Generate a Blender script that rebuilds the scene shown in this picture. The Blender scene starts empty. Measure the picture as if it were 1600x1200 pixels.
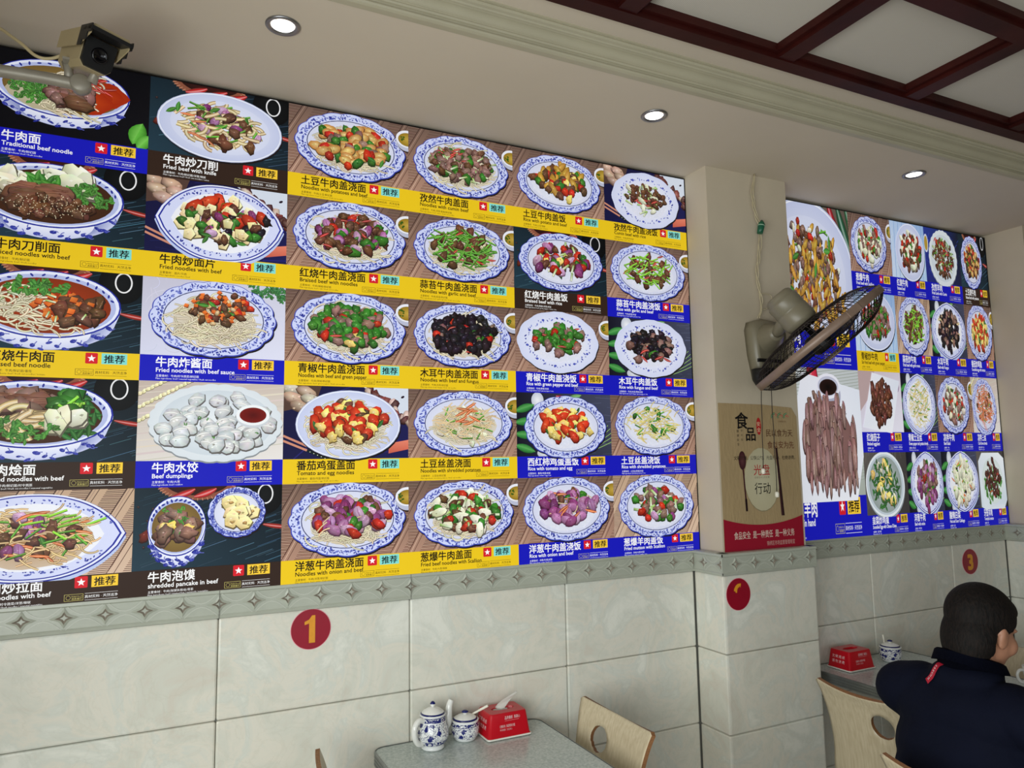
import bpy, bmesh, math, random
from mathutils import Vector, Matrix, Euler, Quaternion

# ------------------------------------------------------------------ camera, light, exposure
C = bpy.context.scene.collection
sc = bpy.context.scene
CAM = Vector((0.0, -2.418, 1.655))
R_, U_, F_ = Vector((.899, -.438, -.016)), Vector((-.033, -.104, .994)), Vector((.437, .893, .108))


def _rot():
    a, b, c = -0.45490778, 0.10793664, 0.01609927      # yaw, pitch, roll
    m = Matrix.Rotation(a, 3, 'Z') @ Matrix.Rotation(b, 3, 'X') @ Matrix.Rotation(c, 3, 'Y')
    return m


M_ = _rot()
R_, F_, U_ = M_ @ Vector((1, 0, 0)), M_ @ Vector((0, 1, 0)), M_ @ Vector((0, 0, 1))
cd = bpy.data.cameras.new('camera')
cam = bpy.data.objects.new('camera', cd)
C.objects.link(cam)
cam.matrix_world = Matrix((
    (R_.x, U_.x, -F_.x, CAM.x), (R_.y, U_.y, -F_.y, CAM.y), (R_.z, U_.z, -F_.z, CAM.z), (0, 0, 0, 1)))
cd.sensor_width = 36
cd.lens = 25.687
cd.clip_start = 0.05
sc.camera = cam

sc.view_settings.view_transform = 'Standard'
sc.view_settings.look = 'None'
sc.view_settings.gamma = 1
sc.view_settings.use_curve_mapping = False
sc.view_settings.exposure = 0.0
w = bpy.data.worlds.new('world')
sc.world = w
w.use_nodes = True
w.node_tree.nodes['Background'].inputs['Color'].default_value = (0.75, 0.85, 1.0, 1)
w.node_tree.nodes['Background'].inputs['Strength'].default_value = 0.6


def area(name, loc, target, sx, sy, power, col=(1, 1, 1), spread=math.pi):
    l = bpy.data.lights.new(name, 'AREA')
    l.shape = 'RECTANGLE'
    l.size, l.size_y, l.energy, l.color, l.spread = sx, sy, power, col, spread
    o = bpy.data.objects.new(name, l)
    C.objects.link(o)
    o.location = loc
    o.rotation_euler = (Vector(target) - Vector(loc)).to_track_quat('-Z', 'Y').to_euler()
    return o


# daylight through the shop window in the left wall and through the open shop front behind the viewer
area('daylight_window', (-1.02, -2.5, 1.34), (2.4, -1.0, .6), 2.8, 1.5, 100, (.96, 1.0, .98))
area('daylight_shopfront', (1.2, -5.9, 1.35), (1.2, 0, 1.3), 3.6, 2.2, 19, (.97, 1.0, .98))

random.seed(11)
PI = math.pi


# ------------------------------------------------------------------ helpers
def lin(c):
    return tuple(((x / 255) / 12.92 if x / 255 <= .04045 else ((x / 255 + .055) / 1.055) ** 2.4) for x in c)


def node_mat(name):
    m = bpy.data.materials.new(name)
    m.use_nodes = True
    nt = m.node_tree
    b = nt.nodes['Principled BSDF']
    return m, nt, b


def mat(name, col, rough=.5, metal=0.0, var=0.0, scale=8.0, bump=0.0, bscale=60.0, spec=.5, stretch=None, coat=0.0, col2=None):
    """A Principled material whose colour drifts with noise (var) and whose surface has a fine grain (bump)."""
    m, nt, b = node_mat(name)
    c = lin(col)
    b.inputs['Base Color'].default_value = (*c, 1)
    b.inputs['Roughness'].default_value = rough
    b.inputs['Metallic'].default_value = metal
    b.inputs['Specular IOR Level'].default_value = spec
    b.inputs['Coat Weight'].default_value = coat
    tc = nt.nodes.new('ShaderNodeTexCoord')
    mp = nt.nodes.new('ShaderNodeMapping')
    nt.links.new(tc.outputs['Object'], mp.inputs['Vector'])
    if stretch:
        mp.inputs['Scale'].default_value = stretch
    if var or col2:
        n = nt.nodes.new('ShaderNodeTexNoise')
        n.inputs['Scale'].default_value = scale
        n.inputs['Detail'].default_value = 6
        nt.links.new(mp.outputs['Vector'], n.inputs['Vector'])
        r = nt.nodes.new('ShaderNodeValToRGB')
        d = lin(col2) if col2 else tuple(x * (1 - var) for x in c)
        e = c if col2 else tuple(min(1, x * (1 + var)) for x in c)
        r.color_ramp.elements[0].position, r.color_ramp.elements[1].position = .3, .7
        r.color_ramp.elements[0].color, r.color_ramp.elements[1].color = (*d, 1), (*e, 1)
        nt.links.new(n.outputs['Fac'], r.inputs['Fac'])
        nt.links.new(r.outputs['Color'], b.inputs['Base Color'])
    if bump:
        n2 = nt.nodes.new('ShaderNodeTexNoise')
        n2.inputs['Scale'].default_value = bscale
        n2.inputs['Detail'].default_value = 4
        nt.links.new(mp.outputs['Vector'], n2.inputs['Vector'])
        bp = nt.nodes.new('ShaderNodeBump')
        bp.inputs['Strength'].default_value = bump
        bp.inputs['Distance'].default_value = .004
        nt.links.new(n2.outputs['Fac'], bp.inputs['Height'])
        nt.links.new(bp.outputs['Normal'], b.inputs['Normal'])
    return m


def printed(name, emit, diff, rough=.45):
    """Printed film: its colours come from the colour attribute «ink»; emit > 0 where a lamp box lights it from behind."""
    m, nt, b = node_mat(name)
    a = nt.nodes.new('ShaderNodeAttribute')
    a.attribute_name = 'ink'
    mx = nt.nodes.new('ShaderNodeMix')
    mx.data_type = 'RGBA'
    mx.blend_type = 'MULTIPLY'
    mx.inputs[0].default_value = 1
    mx.inputs[7].default_value = (diff, diff, diff, 1)
    nt.links.new(a.outputs['Color'], mx.inputs[6])
    nt.links.new(mx.outputs[2], b.inputs['Base Color'])
    b.inputs['Roughness'].default_value = rough
    b.inputs['Specular IOR Level'].default_value = .15
    if emit:
        nt.links.new(a.outputs['Color'], b.inputs['Emission Color'])
        b.inputs['Emission Strength'].default_value = emit
        m.cycles.emission_sampling = 'NONE'
    return m


def obj(name, bm, m, parent=None, smooth=False, loc=None):
    me = bpy.data.meshes.new(name)
    bm.normal_update()
    bm.to_mesh(me)
    bm.free()
    for x in (m if isinstance(m, (list, tuple)) else [m]):
        me.materials.append(x)
    if smooth:
        for p in me.polygons:
            p.use_smooth = True
    o = bpy.data.objects.new(name, me)
    C.objects.link(o)
    if parent:
        o.parent = parent
    if loc:
        o.location = loc
    return o


def thing(name, label, cat, loc=(0, 0, 0), rot=(0, 0, 0), group=None):
    o = bpy.data.objects.new(name, None)
    C.objects.link(o)
    o.location = loc
    o.rotation_euler = rot
    return tag(o, label, cat, group)


def tag(o, label, cat, group=None):
    o['label'], o['category'] = label, cat
    if group:
        o['group'] = group
    return o


def struct(o):
    o['kind'] = 'structure'
    return o


def box(bm, x0, x1, y0, y1, z0, z1, mi=0, bev=0):
    t = bmesh.new()
    bmesh.ops.create_cube(t, size=1)
    for v in t.verts:
        v.co = Vector(((x0 + x1) / 2 + v.co.x * (x1 - x0), (y0 + y1) / 2 + v.co.y * (y1 - y0), (z0 + z1) / 2 + v.co.z * (z1 - z0)))
    if bev:
        bmesh.ops.bevel(t, geom=t.edges[:] , offset=bev, segments=2, affect='EDGES', profile=.5)
    for f in t.faces:
        f.material_index = mi
    return merge(bm, t)


def merge(bm, t, M=None):
    mp = {}
    for v in t.verts:
        mp[v] = bm.verts.new(M @ v.co if M else v.co)
    out = []
    for f in t.faces:
        try:
            g = bm.faces.new([mp[v] for v in f.verts])
            g.material_index, g.smooth = f.material_index, f.smooth
            out.append(g)
        except ValueError:
            pass
    t.free()
    return out


def lathe(bm, prof, n=40, mi=0, cap=True, smooth=True):
    """Spin (r, z) points about Z; mi may be a function of the ring index."""
    rings = []
    for r, z in prof:
        rings.append([bm.verts.new((r * math.cos(2 * PI * k / n), r * math.sin(2 * PI * k / n), z)) for k in range(n)])
    for i in range(len(rings) - 1):
        for k in range(n):
            f = bm.faces.new((rings[i][k], rings[i][(k + 1) % n], rings[i + 1][(k + 1) % n], rings[i + 1][k]))
            f.smooth = smooth
            f.material_index = mi(i) if callable(mi) else mi
    if cap:
        for ring, rev in ((rings[0], True), (rings[-1], False)):
            f = bm.faces.new(ring[::-1] if rev else ring)
            f.material_index = mi(0 if rev else len(rings) - 2) if callable(mi) else mi
    return rings


def tube(bm, pts, rad, n=10, mi=0, closed=False, cap=True):
    """Sweep a circle along points; rad is a number or one per point."""
    pts = [Vector(p) for p in pts]
    N = len(pts)
    rs = rad if isinstance(rad, (list, tuple)) else [rad] * N
    rings, up = [], None
    for i, p in enumerate(pts):
        a = pts[(i - 1) % N] if (i or closed) else p
        b = pts[(i + 1) % N] if (i < N - 1 or closed) else p
        d = (b - a).normalized()
        if up is None:
            up = d.orthogonal().normalized()
        up = (up - d * up.dot(d))
        up = up.normalized() if up.length > 1e-6 else d.orthogonal().normalized()
        s = d.cross(up)
        rings.append([bm.verts.new(p + (up * math.cos(2 * PI * k / n) + s * math.sin(2 * PI * k / n)) * rs[i]) for k in range(n)])
    for i in range(N if closed else N - 1):
        A, B = rings[i], rings[(i + 1) % N]
        sh = 0
        if closed and i == N - 1:
            sh = min(range(n), key=lambda s_: (B[s_].co - A[0].co).length)
        for k in range(n):
            f = bm.faces.new((A[k], A[(k + 1) % n], B[(k + 1 + sh) % n], B[(k + sh) % n]))
            f.smooth, f.material_index = True, mi
    if cap and not closed:
        bm.faces.new(rings[0][::-1]).material_index = mi
        bm.faces.new(rings[-1]).material_index = mi
    return rings


def spline(pts, n=8):
    """Catmull-Rom through the points."""
    P = [Vector(p) for p in pts]
    P = [P[0] * 2 - P[1]] + P + [P[-1] * 2 - P[-2]]
    out = []
    for i in range(1, len(P) - 2):
        for k in range(n):
            t = k / n
            a, b, c, d = P[i - 1], P[i], P[i + 1], P[i + 2]
            out.append(.5 * ((2 * b) + (c - a) * t + (2 * a - 5 * b + 4 * c - d) * t * t + (3 * b - a - 3 * c + d) * t ** 3))
    out.append(P[-2])
    return out


_txt = {}


def glyphs(s, res=2):
    """Triangles of a text at size 1 (lower-left at the origin) and its width."""
    key = (s, res)
    if key not in _txt:
        cu = bpy.data.curves.new('t', 'FONT')
        cu.body, cu.size, cu.resolution_u, cu.fill_mode = s, 1, res, 'FRONT'
        o = bpy.data.objects.new('t', cu)
        C.objects.link(o)
        dg = bpy.context.evaluated_depsgraph_get()
        ev = o.evaluated_get(dg)
        me = ev.to_mesh()
        V = [(v.co.x, v.co.y) for v in me.vertices]
        T = [tuple(p.vertices) for p in me.polygons]
        ev.to_mesh_clear()
        bpy.data.objects.remove(o)
        bpy.data.curves.remove(cu)
        x0 = min((v[0] for v in V), default=0)
        x1 = max((v[0] for v in V), default=0)
        _txt[key] = ([(a - x0, b) for a, b in V], T, x1 - x0)
    return _txt[key]


def text_bm(bm, s, x, y, size, M, bold=0.0, width=None, mi=0, res=3, center=False, rot=0.0):
    """Flat lettering put into bm through matrix M (local x right, y up)."""
    V, T, w_ = glyphs(s, res)
    kx = size if width is None else width / max(w_, 1e-6)
    cx = (w_ * kx / 2) if center else 0
    for ox, oy in (((0, 0), (1, 0), (0, 1), (1, 1)) if bold else ((0, 0),)):
        vs = []
        for a, b in V:
            p, q = a * kx - cx + (ox - .5) * bold * size, b * size + (oy - .5) * bold * size
            p, q = p * math.cos(rot) - q * math.sin(rot), p * math.sin(rot) + q * math.cos(rot)
            vs.append(bm.verts.new(M @ Vector((x + p, y + q, (2 * ox + oy) * .00004))))
        for t in T:
            bm.faces.new([vs[i] for i in t]).material_index = mi


def facing(x, y, z):
    """Local x right, local y up, local z towards the viewer (-Y): for things lying on the menu wall."""
    return Matrix.Translation((x, y, z)) @ Matrix.Rotation(PI / 2, 4, 'X')


# ------------------------------------------------------------------ materials
M_plaster = mat('wall_plaster', (196, 184, 162), .75, var=.07, scale=3, bump=.08, bscale=90)
M_ceil = mat('ceiling_paint', (205, 193, 174), .8, var=.03, scale=2)
M_mould = mat('moulding_paint', (176, 170, 146), .45, var=.05, scale=5)
M_wood = mat('dark_red_wood', (52, 13, 9), .5, var=.35, scale=6, stretch=(1, 1, 1), bump=.1, bscale=40, spec=.22)
M_listel = mat('border_tile', (172, 176, 162), .3, var=.06, scale=14, bump=.05, bscale=120)
M_star = mat('border_star', (134, 126, 113), .35, var=.1, scale=30)
M_ridge = mat('border_ridge', (192, 195, 183), .3)
M_grout = mat('grout', (120, 120, 112), .8)
M_black = mat('black_plastic', (14, 14, 15), .45, var=.1, scale=20)
M_alu = mat('brushed_metal', (150, 150, 152), .35, 1.0, var=.1, scale=40)
M_white = mat('white_plastic', (225, 222, 212), .4, var=.03)
M_film = printed('backlit_film', .66, .42)
M_ink = printed('printed_paper', 0, 1.0, .7)


# ------------------------------------------------------------------ room shell
ZC, ZT = 2.88, 2.952          # soffit height, raised ceiling height


def marble():
    m, nt, b = node_mat('marble_tile')
    tc = nt.nodes.new('ShaderNodeTexCoord')
    n = nt.nodes.new('ShaderNodeTexNoise')
    n.inputs['Scale'].default_value, n.inputs['Detail'].default_value, n.inputs['Distortion'].default_value = 5.0, 9, .9
    n.inputs['Roughness'].default_value = .62
    nt.links.new(tc.outputs['Object'], n.inputs['Vector'])
    r = nt.nodes.new('ShaderNodeValToRGB')
    e = r.color_ramp.elements
    e[0].position, e[0].color = .34, (*lin((211, 206, 192)), 1)
    e[1].position, e[1].color = .64, (*lin((226, 226, 215)), 1)
    for p_, c_ in ((.42, (212, 212, 199)), (.5, (221, 217, 203)), (.56, (211, 213, 202))):
        k = e.new(p_)
        k.color = (*lin(c_), 1)
    n2 = nt.nodes.new('ShaderNodeTexNoise')
    n2.inputs['Scale'].default_value, n2.inputs['Detail'].default_value, n2.inputs['Distortion'].default_value = 9, 8, 2.5
    nt.links.new(tc.outputs['Object'], n2.inputs['Vector'])
    r2 = nt.nodes.new('ShaderNodeValToRGB')
    r2.color_ramp.elements[0].position, r2.color_ramp.elements[0].color = .46, (1, 1, 1, 1)
    r2.color_ramp.elements[1].position, r2.color_ramp.elements[1].color = .54, (1, 1, 1, 1)
    k = r2.color_ramp.elements.new(.5)
    k.color = (.89, .88, .85, 1)
    mx = nt.nodes.new('ShaderNodeMix')
    mx.data_type, mx.blend_type = 'RGBA', 'MULTIPLY'
    mx.inputs[0].default_value = .35
    nt.links.new(n.outputs['Fac'], r.inputs['Fac'])
    nt.links.new(n2.outputs['Fac'], r2.inputs['Fac'])
    nt.links.new(r.outputs['Color'], mx.inputs[6])
    nt.links.new(r2.outputs['Color'], mx.inputs[7])
    nt.links.new(mx.outputs[2], b.inputs['Base Color'])
    b.inputs['Roughness'].default_value = .22
    b.inputs['Specular IOR Level'].default_value = .45
    return m


M_tile = marble()

bm = bmesh.new()
box(bm, -1.0, 6.6, .045, .2, 0, 3.2)
struct(obj('wall_back', bm, M_plaster))
bm = bmesh.new()
box(bm, -1.2, 6.8, -6.4, .2, -.1, 0)
struct(obj('floor', bm, mat('floor_tile', (150, 144, 132), .35, var=.12, scale=4)))
bm = bmesh.new()                                  # left wall with the shop window opening
box(bm, -1.0, -.85, -1.05, .2, 0, 3.2)
box(bm, -1.0, -.85, -4.1, -1.05, 0, .62)
box(bm, -1.0, -.85, -4.1, -1.05, 2.05, 3.2)
box(bm, -1.0, -.85, -6.3, -4.1, 0, 3.2)
struct(obj('wall_left', bm, M_plaster))
bm = bmesh.new()
for y in (-1.07, -2.57, -4.08):
    box(bm, -.96, -.89, y - .025, y + .025, .62, 2.05)
for z in (.645, 2.025):
    box(bm, -.96, -.89, -4.1, -1.05, z - .025, z + .025)
struct(obj('window_1', bm, M_alu))
bm = bmesh.new()
box(bm, 6.6, 6.75, -6.3, .2, 0, 3.2)
struct(obj('wall_right', bm, M_plaster))
bm = bmesh.new()                                  # rear wall with the wide open shop front
box(bm, -1.0, -.8, -6.35, -6.2, 0, 3.2)
box(bm, 3.2, 6.75, -6.35, -6.2, 0, 3.2)
box(bm, -.8, 3.2, -6.35, -6.2, 2.55, 3.2)
struct(obj('wall_front', bm, M_plaster))


def tile_run(bm, x0, x1, joints, y, rows, M=None, th=.02):
    xs = [x0] + [j for j in joints if x0 + .02 < j < x1 - .02] + [x1]
    t = bmesh.new()
    for a, b in zip(xs[:-1], xs[1:]):
        for z0, z1 in rows:
            box(t, a + .0008, b - .0008, y, y + th, z0 + .0008, z1 - .0008, 0, .006)
    merge(bm, t, M)


ROWS = [(.908 - .298 * k, 1.206 - .298 * k) for k in range(4)] + [(0, .312)]
ROWS = [(max(0, a), b) for a, b in ROWS[:4]] + [(0.0, .014)]
bm = bmesh.new()
tile_run(bm, -.85, 1.998, [-.41, .19, .79, 1.394], .004, ROWS)
tile_run(bm, 2.5, 4.108, [2.575, 3.05, 3.655], .004, ROWS)
box(bm, -.85, 4.2, .018, .046, 0, 1.2, 1)
tiles = struct(obj('wall_back_tiles', bm, [M_tile, M_grout]))
# pilaster beside the menu and the next one at the far end
for nm, X0, X1, PX0, PX1, D0, D1 in (('wall_pilaster', 2.0, 2.5, 2.033, 2.484, -.166, -.136), ('wall_far_pilaster', 4.108, 4.7, 4.15, 4.66, -.23, -.2)):
    bm = bmesh.new()
    box(bm, PX0, PX1, D1, .05, 1.0, ZC + .01)
    struct(obj(nm, bm, M_plaster))
    bm = bmesh.new()
    tile_run(bm, X0 + .003, X1 - .003, [], D0, ROWS)
    L = Matrix.Translation((X0, 0, 0)) @ Matrix.Rotation(-PI / 2, 4, 'Z')
    t = bmesh.new()
    tile_run(t, -.004, -D0 - .0, [], 0, ROWS)
    merge(bm, t, L)
    t = bmesh.new()
    tile_run(t, -.004, -D0, [], -.02, ROWS)
    merge(bm, t, Matrix.Translation((X1, 0, 0)) @ Matrix.Rotation(-PI / 2, 4, 'Z'))
    box(bm, X0 + .015, X1 - .015, D0 + .012, .03, 0, 1.2, 1)
    struct(obj(nm + '_tiles', bm, [M_tile, M_grout]))


def listello(bm, x0, x1, first, pitch, joints, M):
    """Relief border tile: moulded strips, concave four-pointed stars and the thin ridges that link them."""
    z0, z1 = 1.206, 1.288
    zc, hh = 1.248, .028
    def add(x, d, z):
        return bm.verts.new(M @ Vector((x, -d, z)))
    prof = [(z0, .0), (z0, .006), (z0 + .008, .008), (z0 + .012, .005), (z1 - .012, .005), (z1 - .008, .009), (z1, .008), (z1 + .003, 0), (z1 + .003, -.03)]
    for (za, da), (zb, db) in zip(prof[:-1], prof[1:]):
        bm.faces.new((add(x0, da, za), add(x1, da, za), add(x1, db, zb), add(x0, db, zb)))
    n = int((x1 - first) / pitch) + 1
    for k in range(-2, n + 1):
        cx = first + k * pitch
        if cx < x0 - .001 or cx > x1 + .001:
            continue
        hw = pitch * .36
        ring = []
        for q in range(4):                              # concave sides between the four tips
            a0, a1 = q * PI / 2, (q + 1) * PI / 2
            for s in range(6):
                t_ = s / 6
                ax, az = math.cos(a0) * hw, math.sin(a0) * hh
                bx, bz = math.cos(a1) * hw, math.sin(a1) * hh
                px, pz = ax + (bx - ax) * t_, az + (bz - az) * t_
                k_ = 1 - .3 * math.sin(PI * t_)
                ring.append((min(max(cx + px * k_, x0), x1), zc + pz * k_))
        out = [add(x, .0062, z) for x, z in ring]
        inn = [add(cx + (x - cx) * .62, .0092, zc + (z - zc) * .62) for x, z in ring]
        mid = add(min(max(cx, x0), x1), .0012, zc)
        for i in range(len(ring)):
            j = (i + 1) % len(ring)
            bm.faces.new((out[i], out[j], inn[j], inn[i])).material_index = 0
            bm.faces.new((inn[i], inn[j], mid)).material_index = 1
        for sgn in (1, -1):                             # arcs from tip to tip
            pa = []
            for s in range(9):
                t_ = s / 8
                x = cx + pitch * t_
                z = zc + sgn * (hh + .009 - (hh + .004) * math.sin(PI * t_))
                if x0 <= x <= x1:
                    pa.append((x, z))
            for (xa, za), (xb, zb) in zip(pa[:-1], pa[1:]):
                bm.faces.new((add(xa, .0066, za - .0012), add(xb, .0066, zb - .0012), add(xb, .0066, zb + .0012), add(xa, .0066, za + .0012))).material_index = 2
    for j in joints:
        if x0 + .02 < j < x1 - .02:
            bm.faces.new((add(j - .001, .0095, z0), add(j + .001, .0095, z0), add(j + .001, .0095, z1), add(j - .001, .0095, z1))).material_index = 3


bm = bmesh.new()
listello(bm, -.85, 1.994, -.41, .1, [-.41, .19, .79, 1.394], Matrix.Translation((0, .004, 0)))
listello(bm, 2.5, 4.104, 2.575, .1, [3.175, 3.775], Matrix.Translation((0, .004, 0)))
for X0, X1, D0 in ((2.0, 2.5, -.166), (4.108, 4.7, -.23)):
    listello(bm, X0 - .004, X1 + .004, X0 + .06, .1, [], Matrix.Translation((0, D0 + .001, 0)))
    listello(bm, 0, -D0 + .004, .065, .1, [], Matrix.Translation((X0 + .001, 0, 0)) @ Matrix.Rotation(-PI / 2, 4, 'Z'))
    listello(bm, D0 - .004, 0, D0 + .06, .1, [], Matrix.Translation((X1 - .001, 0, 0)) @ Matrix.Rotation(PI / 2, 4, 'Z'))
struct(obj('trim_1', bm, [M_listel, M_star, M_ridge, M_grout]))

# ceiling: low soffit along the menu wall, crown moulding, raised coffered field
SE = -.605
bm = bmesh.new()
box(bm, -1.0, 6.7, SE, .2, ZC, ZC + .3)
struct(obj('ceiling_soffit', bm, M_ceil))
bm = bmesh.new()
box(bm, -1.0, 6.7, -6.3, SE + .15, ZT + .03, ZT + .2)
M_panel, nt, b = node_mat('ceiling_panel')
tc = nt.nodes.new('ShaderNodeTexCoord')
wv = nt.nodes.new('ShaderNodeTexWave')
wv.inputs['Scale'].default_value, wv.inputs['Distortion'].default_value = 55, .6
wv.inputs['Detail'].default_value = 2
nt.links.new(tc.outputs['Object'], wv.inputs['Vector'])
rr = nt.nodes.new('ShaderNodeValToRGB')
rr.color_ramp.elements[0].color, rr.color_ramp.elements[1].color = (*lin((183, 177, 164)), 1), (*lin((206, 200, 188)), 1)
nt.links.new(wv.outputs['Fac'], rr.inputs['Fac'])
nt.links.new(rr.outputs['Color'], b.inputs['Base Color'])
b.inputs['Roughness'].default_value = .85
struct(obj('ceiling', bm, M_panel))
bm = bmesh.new()                                   # crown moulding profile swept along x
prof = [(SE + .02, ZC - .001), (SE, ZC - .001), (SE - .007, ZC + .002), (SE - .010, ZC + .007), (SE - .008, ZC + .012), (SE - .004, ZC + .014), (SE - .005, ZC + .018),
        (SE - .011, ZC + .019), (SE - .013, ZC + .024), (SE - .012, ZC + .028)]
for k in range(9):
    a = k / 8
    prof.append((SE - .013 - .021 * (1 - math.cos(a * PI / 2)), ZC + .029 + .021 * math.sin(a * PI / 2)))
prof += [(SE - .036, ZC + .051), (SE - .042, ZC + .052), (SE - .044, ZC + .056), (SE - .052, ZC + .058), (SE - .057, ZC + .063), (SE - .055, ZC + .067), (SE - .06, ZC + .068), (SE - .06, ZT)]
va = [bm.verts.new((-1.0, y, z)) for y, z in prof]
vb = [bm.verts.new((6.6, y, z)) for y, z in prof]
for i in range(len(prof) - 1):
    bm.faces.new((va[i], vb[i], vb[i + 1], va[i + 1]))
struct(obj('trim_2', bm, M_mould))
bm = bmesh.new()
box(bm, -1.0, 6.6, -.75, SE + .1, ZT, ZT + .05)
struct(obj('ceiling_border', bm, M_ceil))


def beam(bm, x0, x1, y0, y1, along):
    """Dark lattice bar with a stepped lower face."""
    s = .016
    if along == 'x':
        pr = [(y0, ZT + .05), (y0, ZT + .004), (y0 + s, ZT + .004), (y0 + s, ZT - .012), (y1 - s, ZT - .012), (y1 - s, ZT + .004), (y1, ZT + .004), (y1, ZT + .05)]
        A = [bm.verts.new((x0, y, z)) for y, z in pr]
        B = [bm.verts.new((x1, y, z)) for y, z in pr]
    else:
        pr = [(x0, ZT + .05), (x0, ZT + .006), (x0 + s, ZT + .006), (x0 + s, ZT - .008), (x1 - s, ZT - .008), (x1 - s, ZT + .006), (x1, ZT + .006), (x1, ZT + .05)]
        A = [bm.verts.new((x, y0, z)) for x, z in pr]
        B = [bm.verts.new((x, y1, z)) for x, z in pr]
    for i in range(len(pr) - 1):
        bm.faces.new((A[i], B[i], B[i + 1], A[i + 1]))
    bm.faces.new(A)
    bm.faces.new(B[::-1])


ys = [(-.81, -.73)] + [(-1.245 - .437 * k, -1.153 - .437 * k) for k in range(0, 12)]
tn = 3
for y0, y1 in ys:
    bm = bmesh.new()
    beam(bm, -1.0, 6.6, y0, y1, 'x')
    struct(obj('trim_%d' % tn, bm, M_wood))
    tn += 1
for k in range(-4, 8):
    x = 1.755 + .62 * k
    bm = bmesh.new()
    beam(bm, x, x + .096, -6.2, -.75, 'y')
    struct(obj('trim_%d' % tn, bm, M_wood))
    tn += 1


# ------------------------------------------------------------------ printed pictures: a small painter of flat coloured shapes
PW, PH, BH = .4155, .317, .0785      # one menu panel and its caption strip


def mixc(a, b, t):
    return tuple(x + (y - x) * t for x, y in zip(a, b))


def jit(c, k=.1):
    q = 1 + random.uniform(-k, k)
    return tuple(max(0, min(255, x * q + random.uniform(-6, 6))) for x in c)


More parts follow.
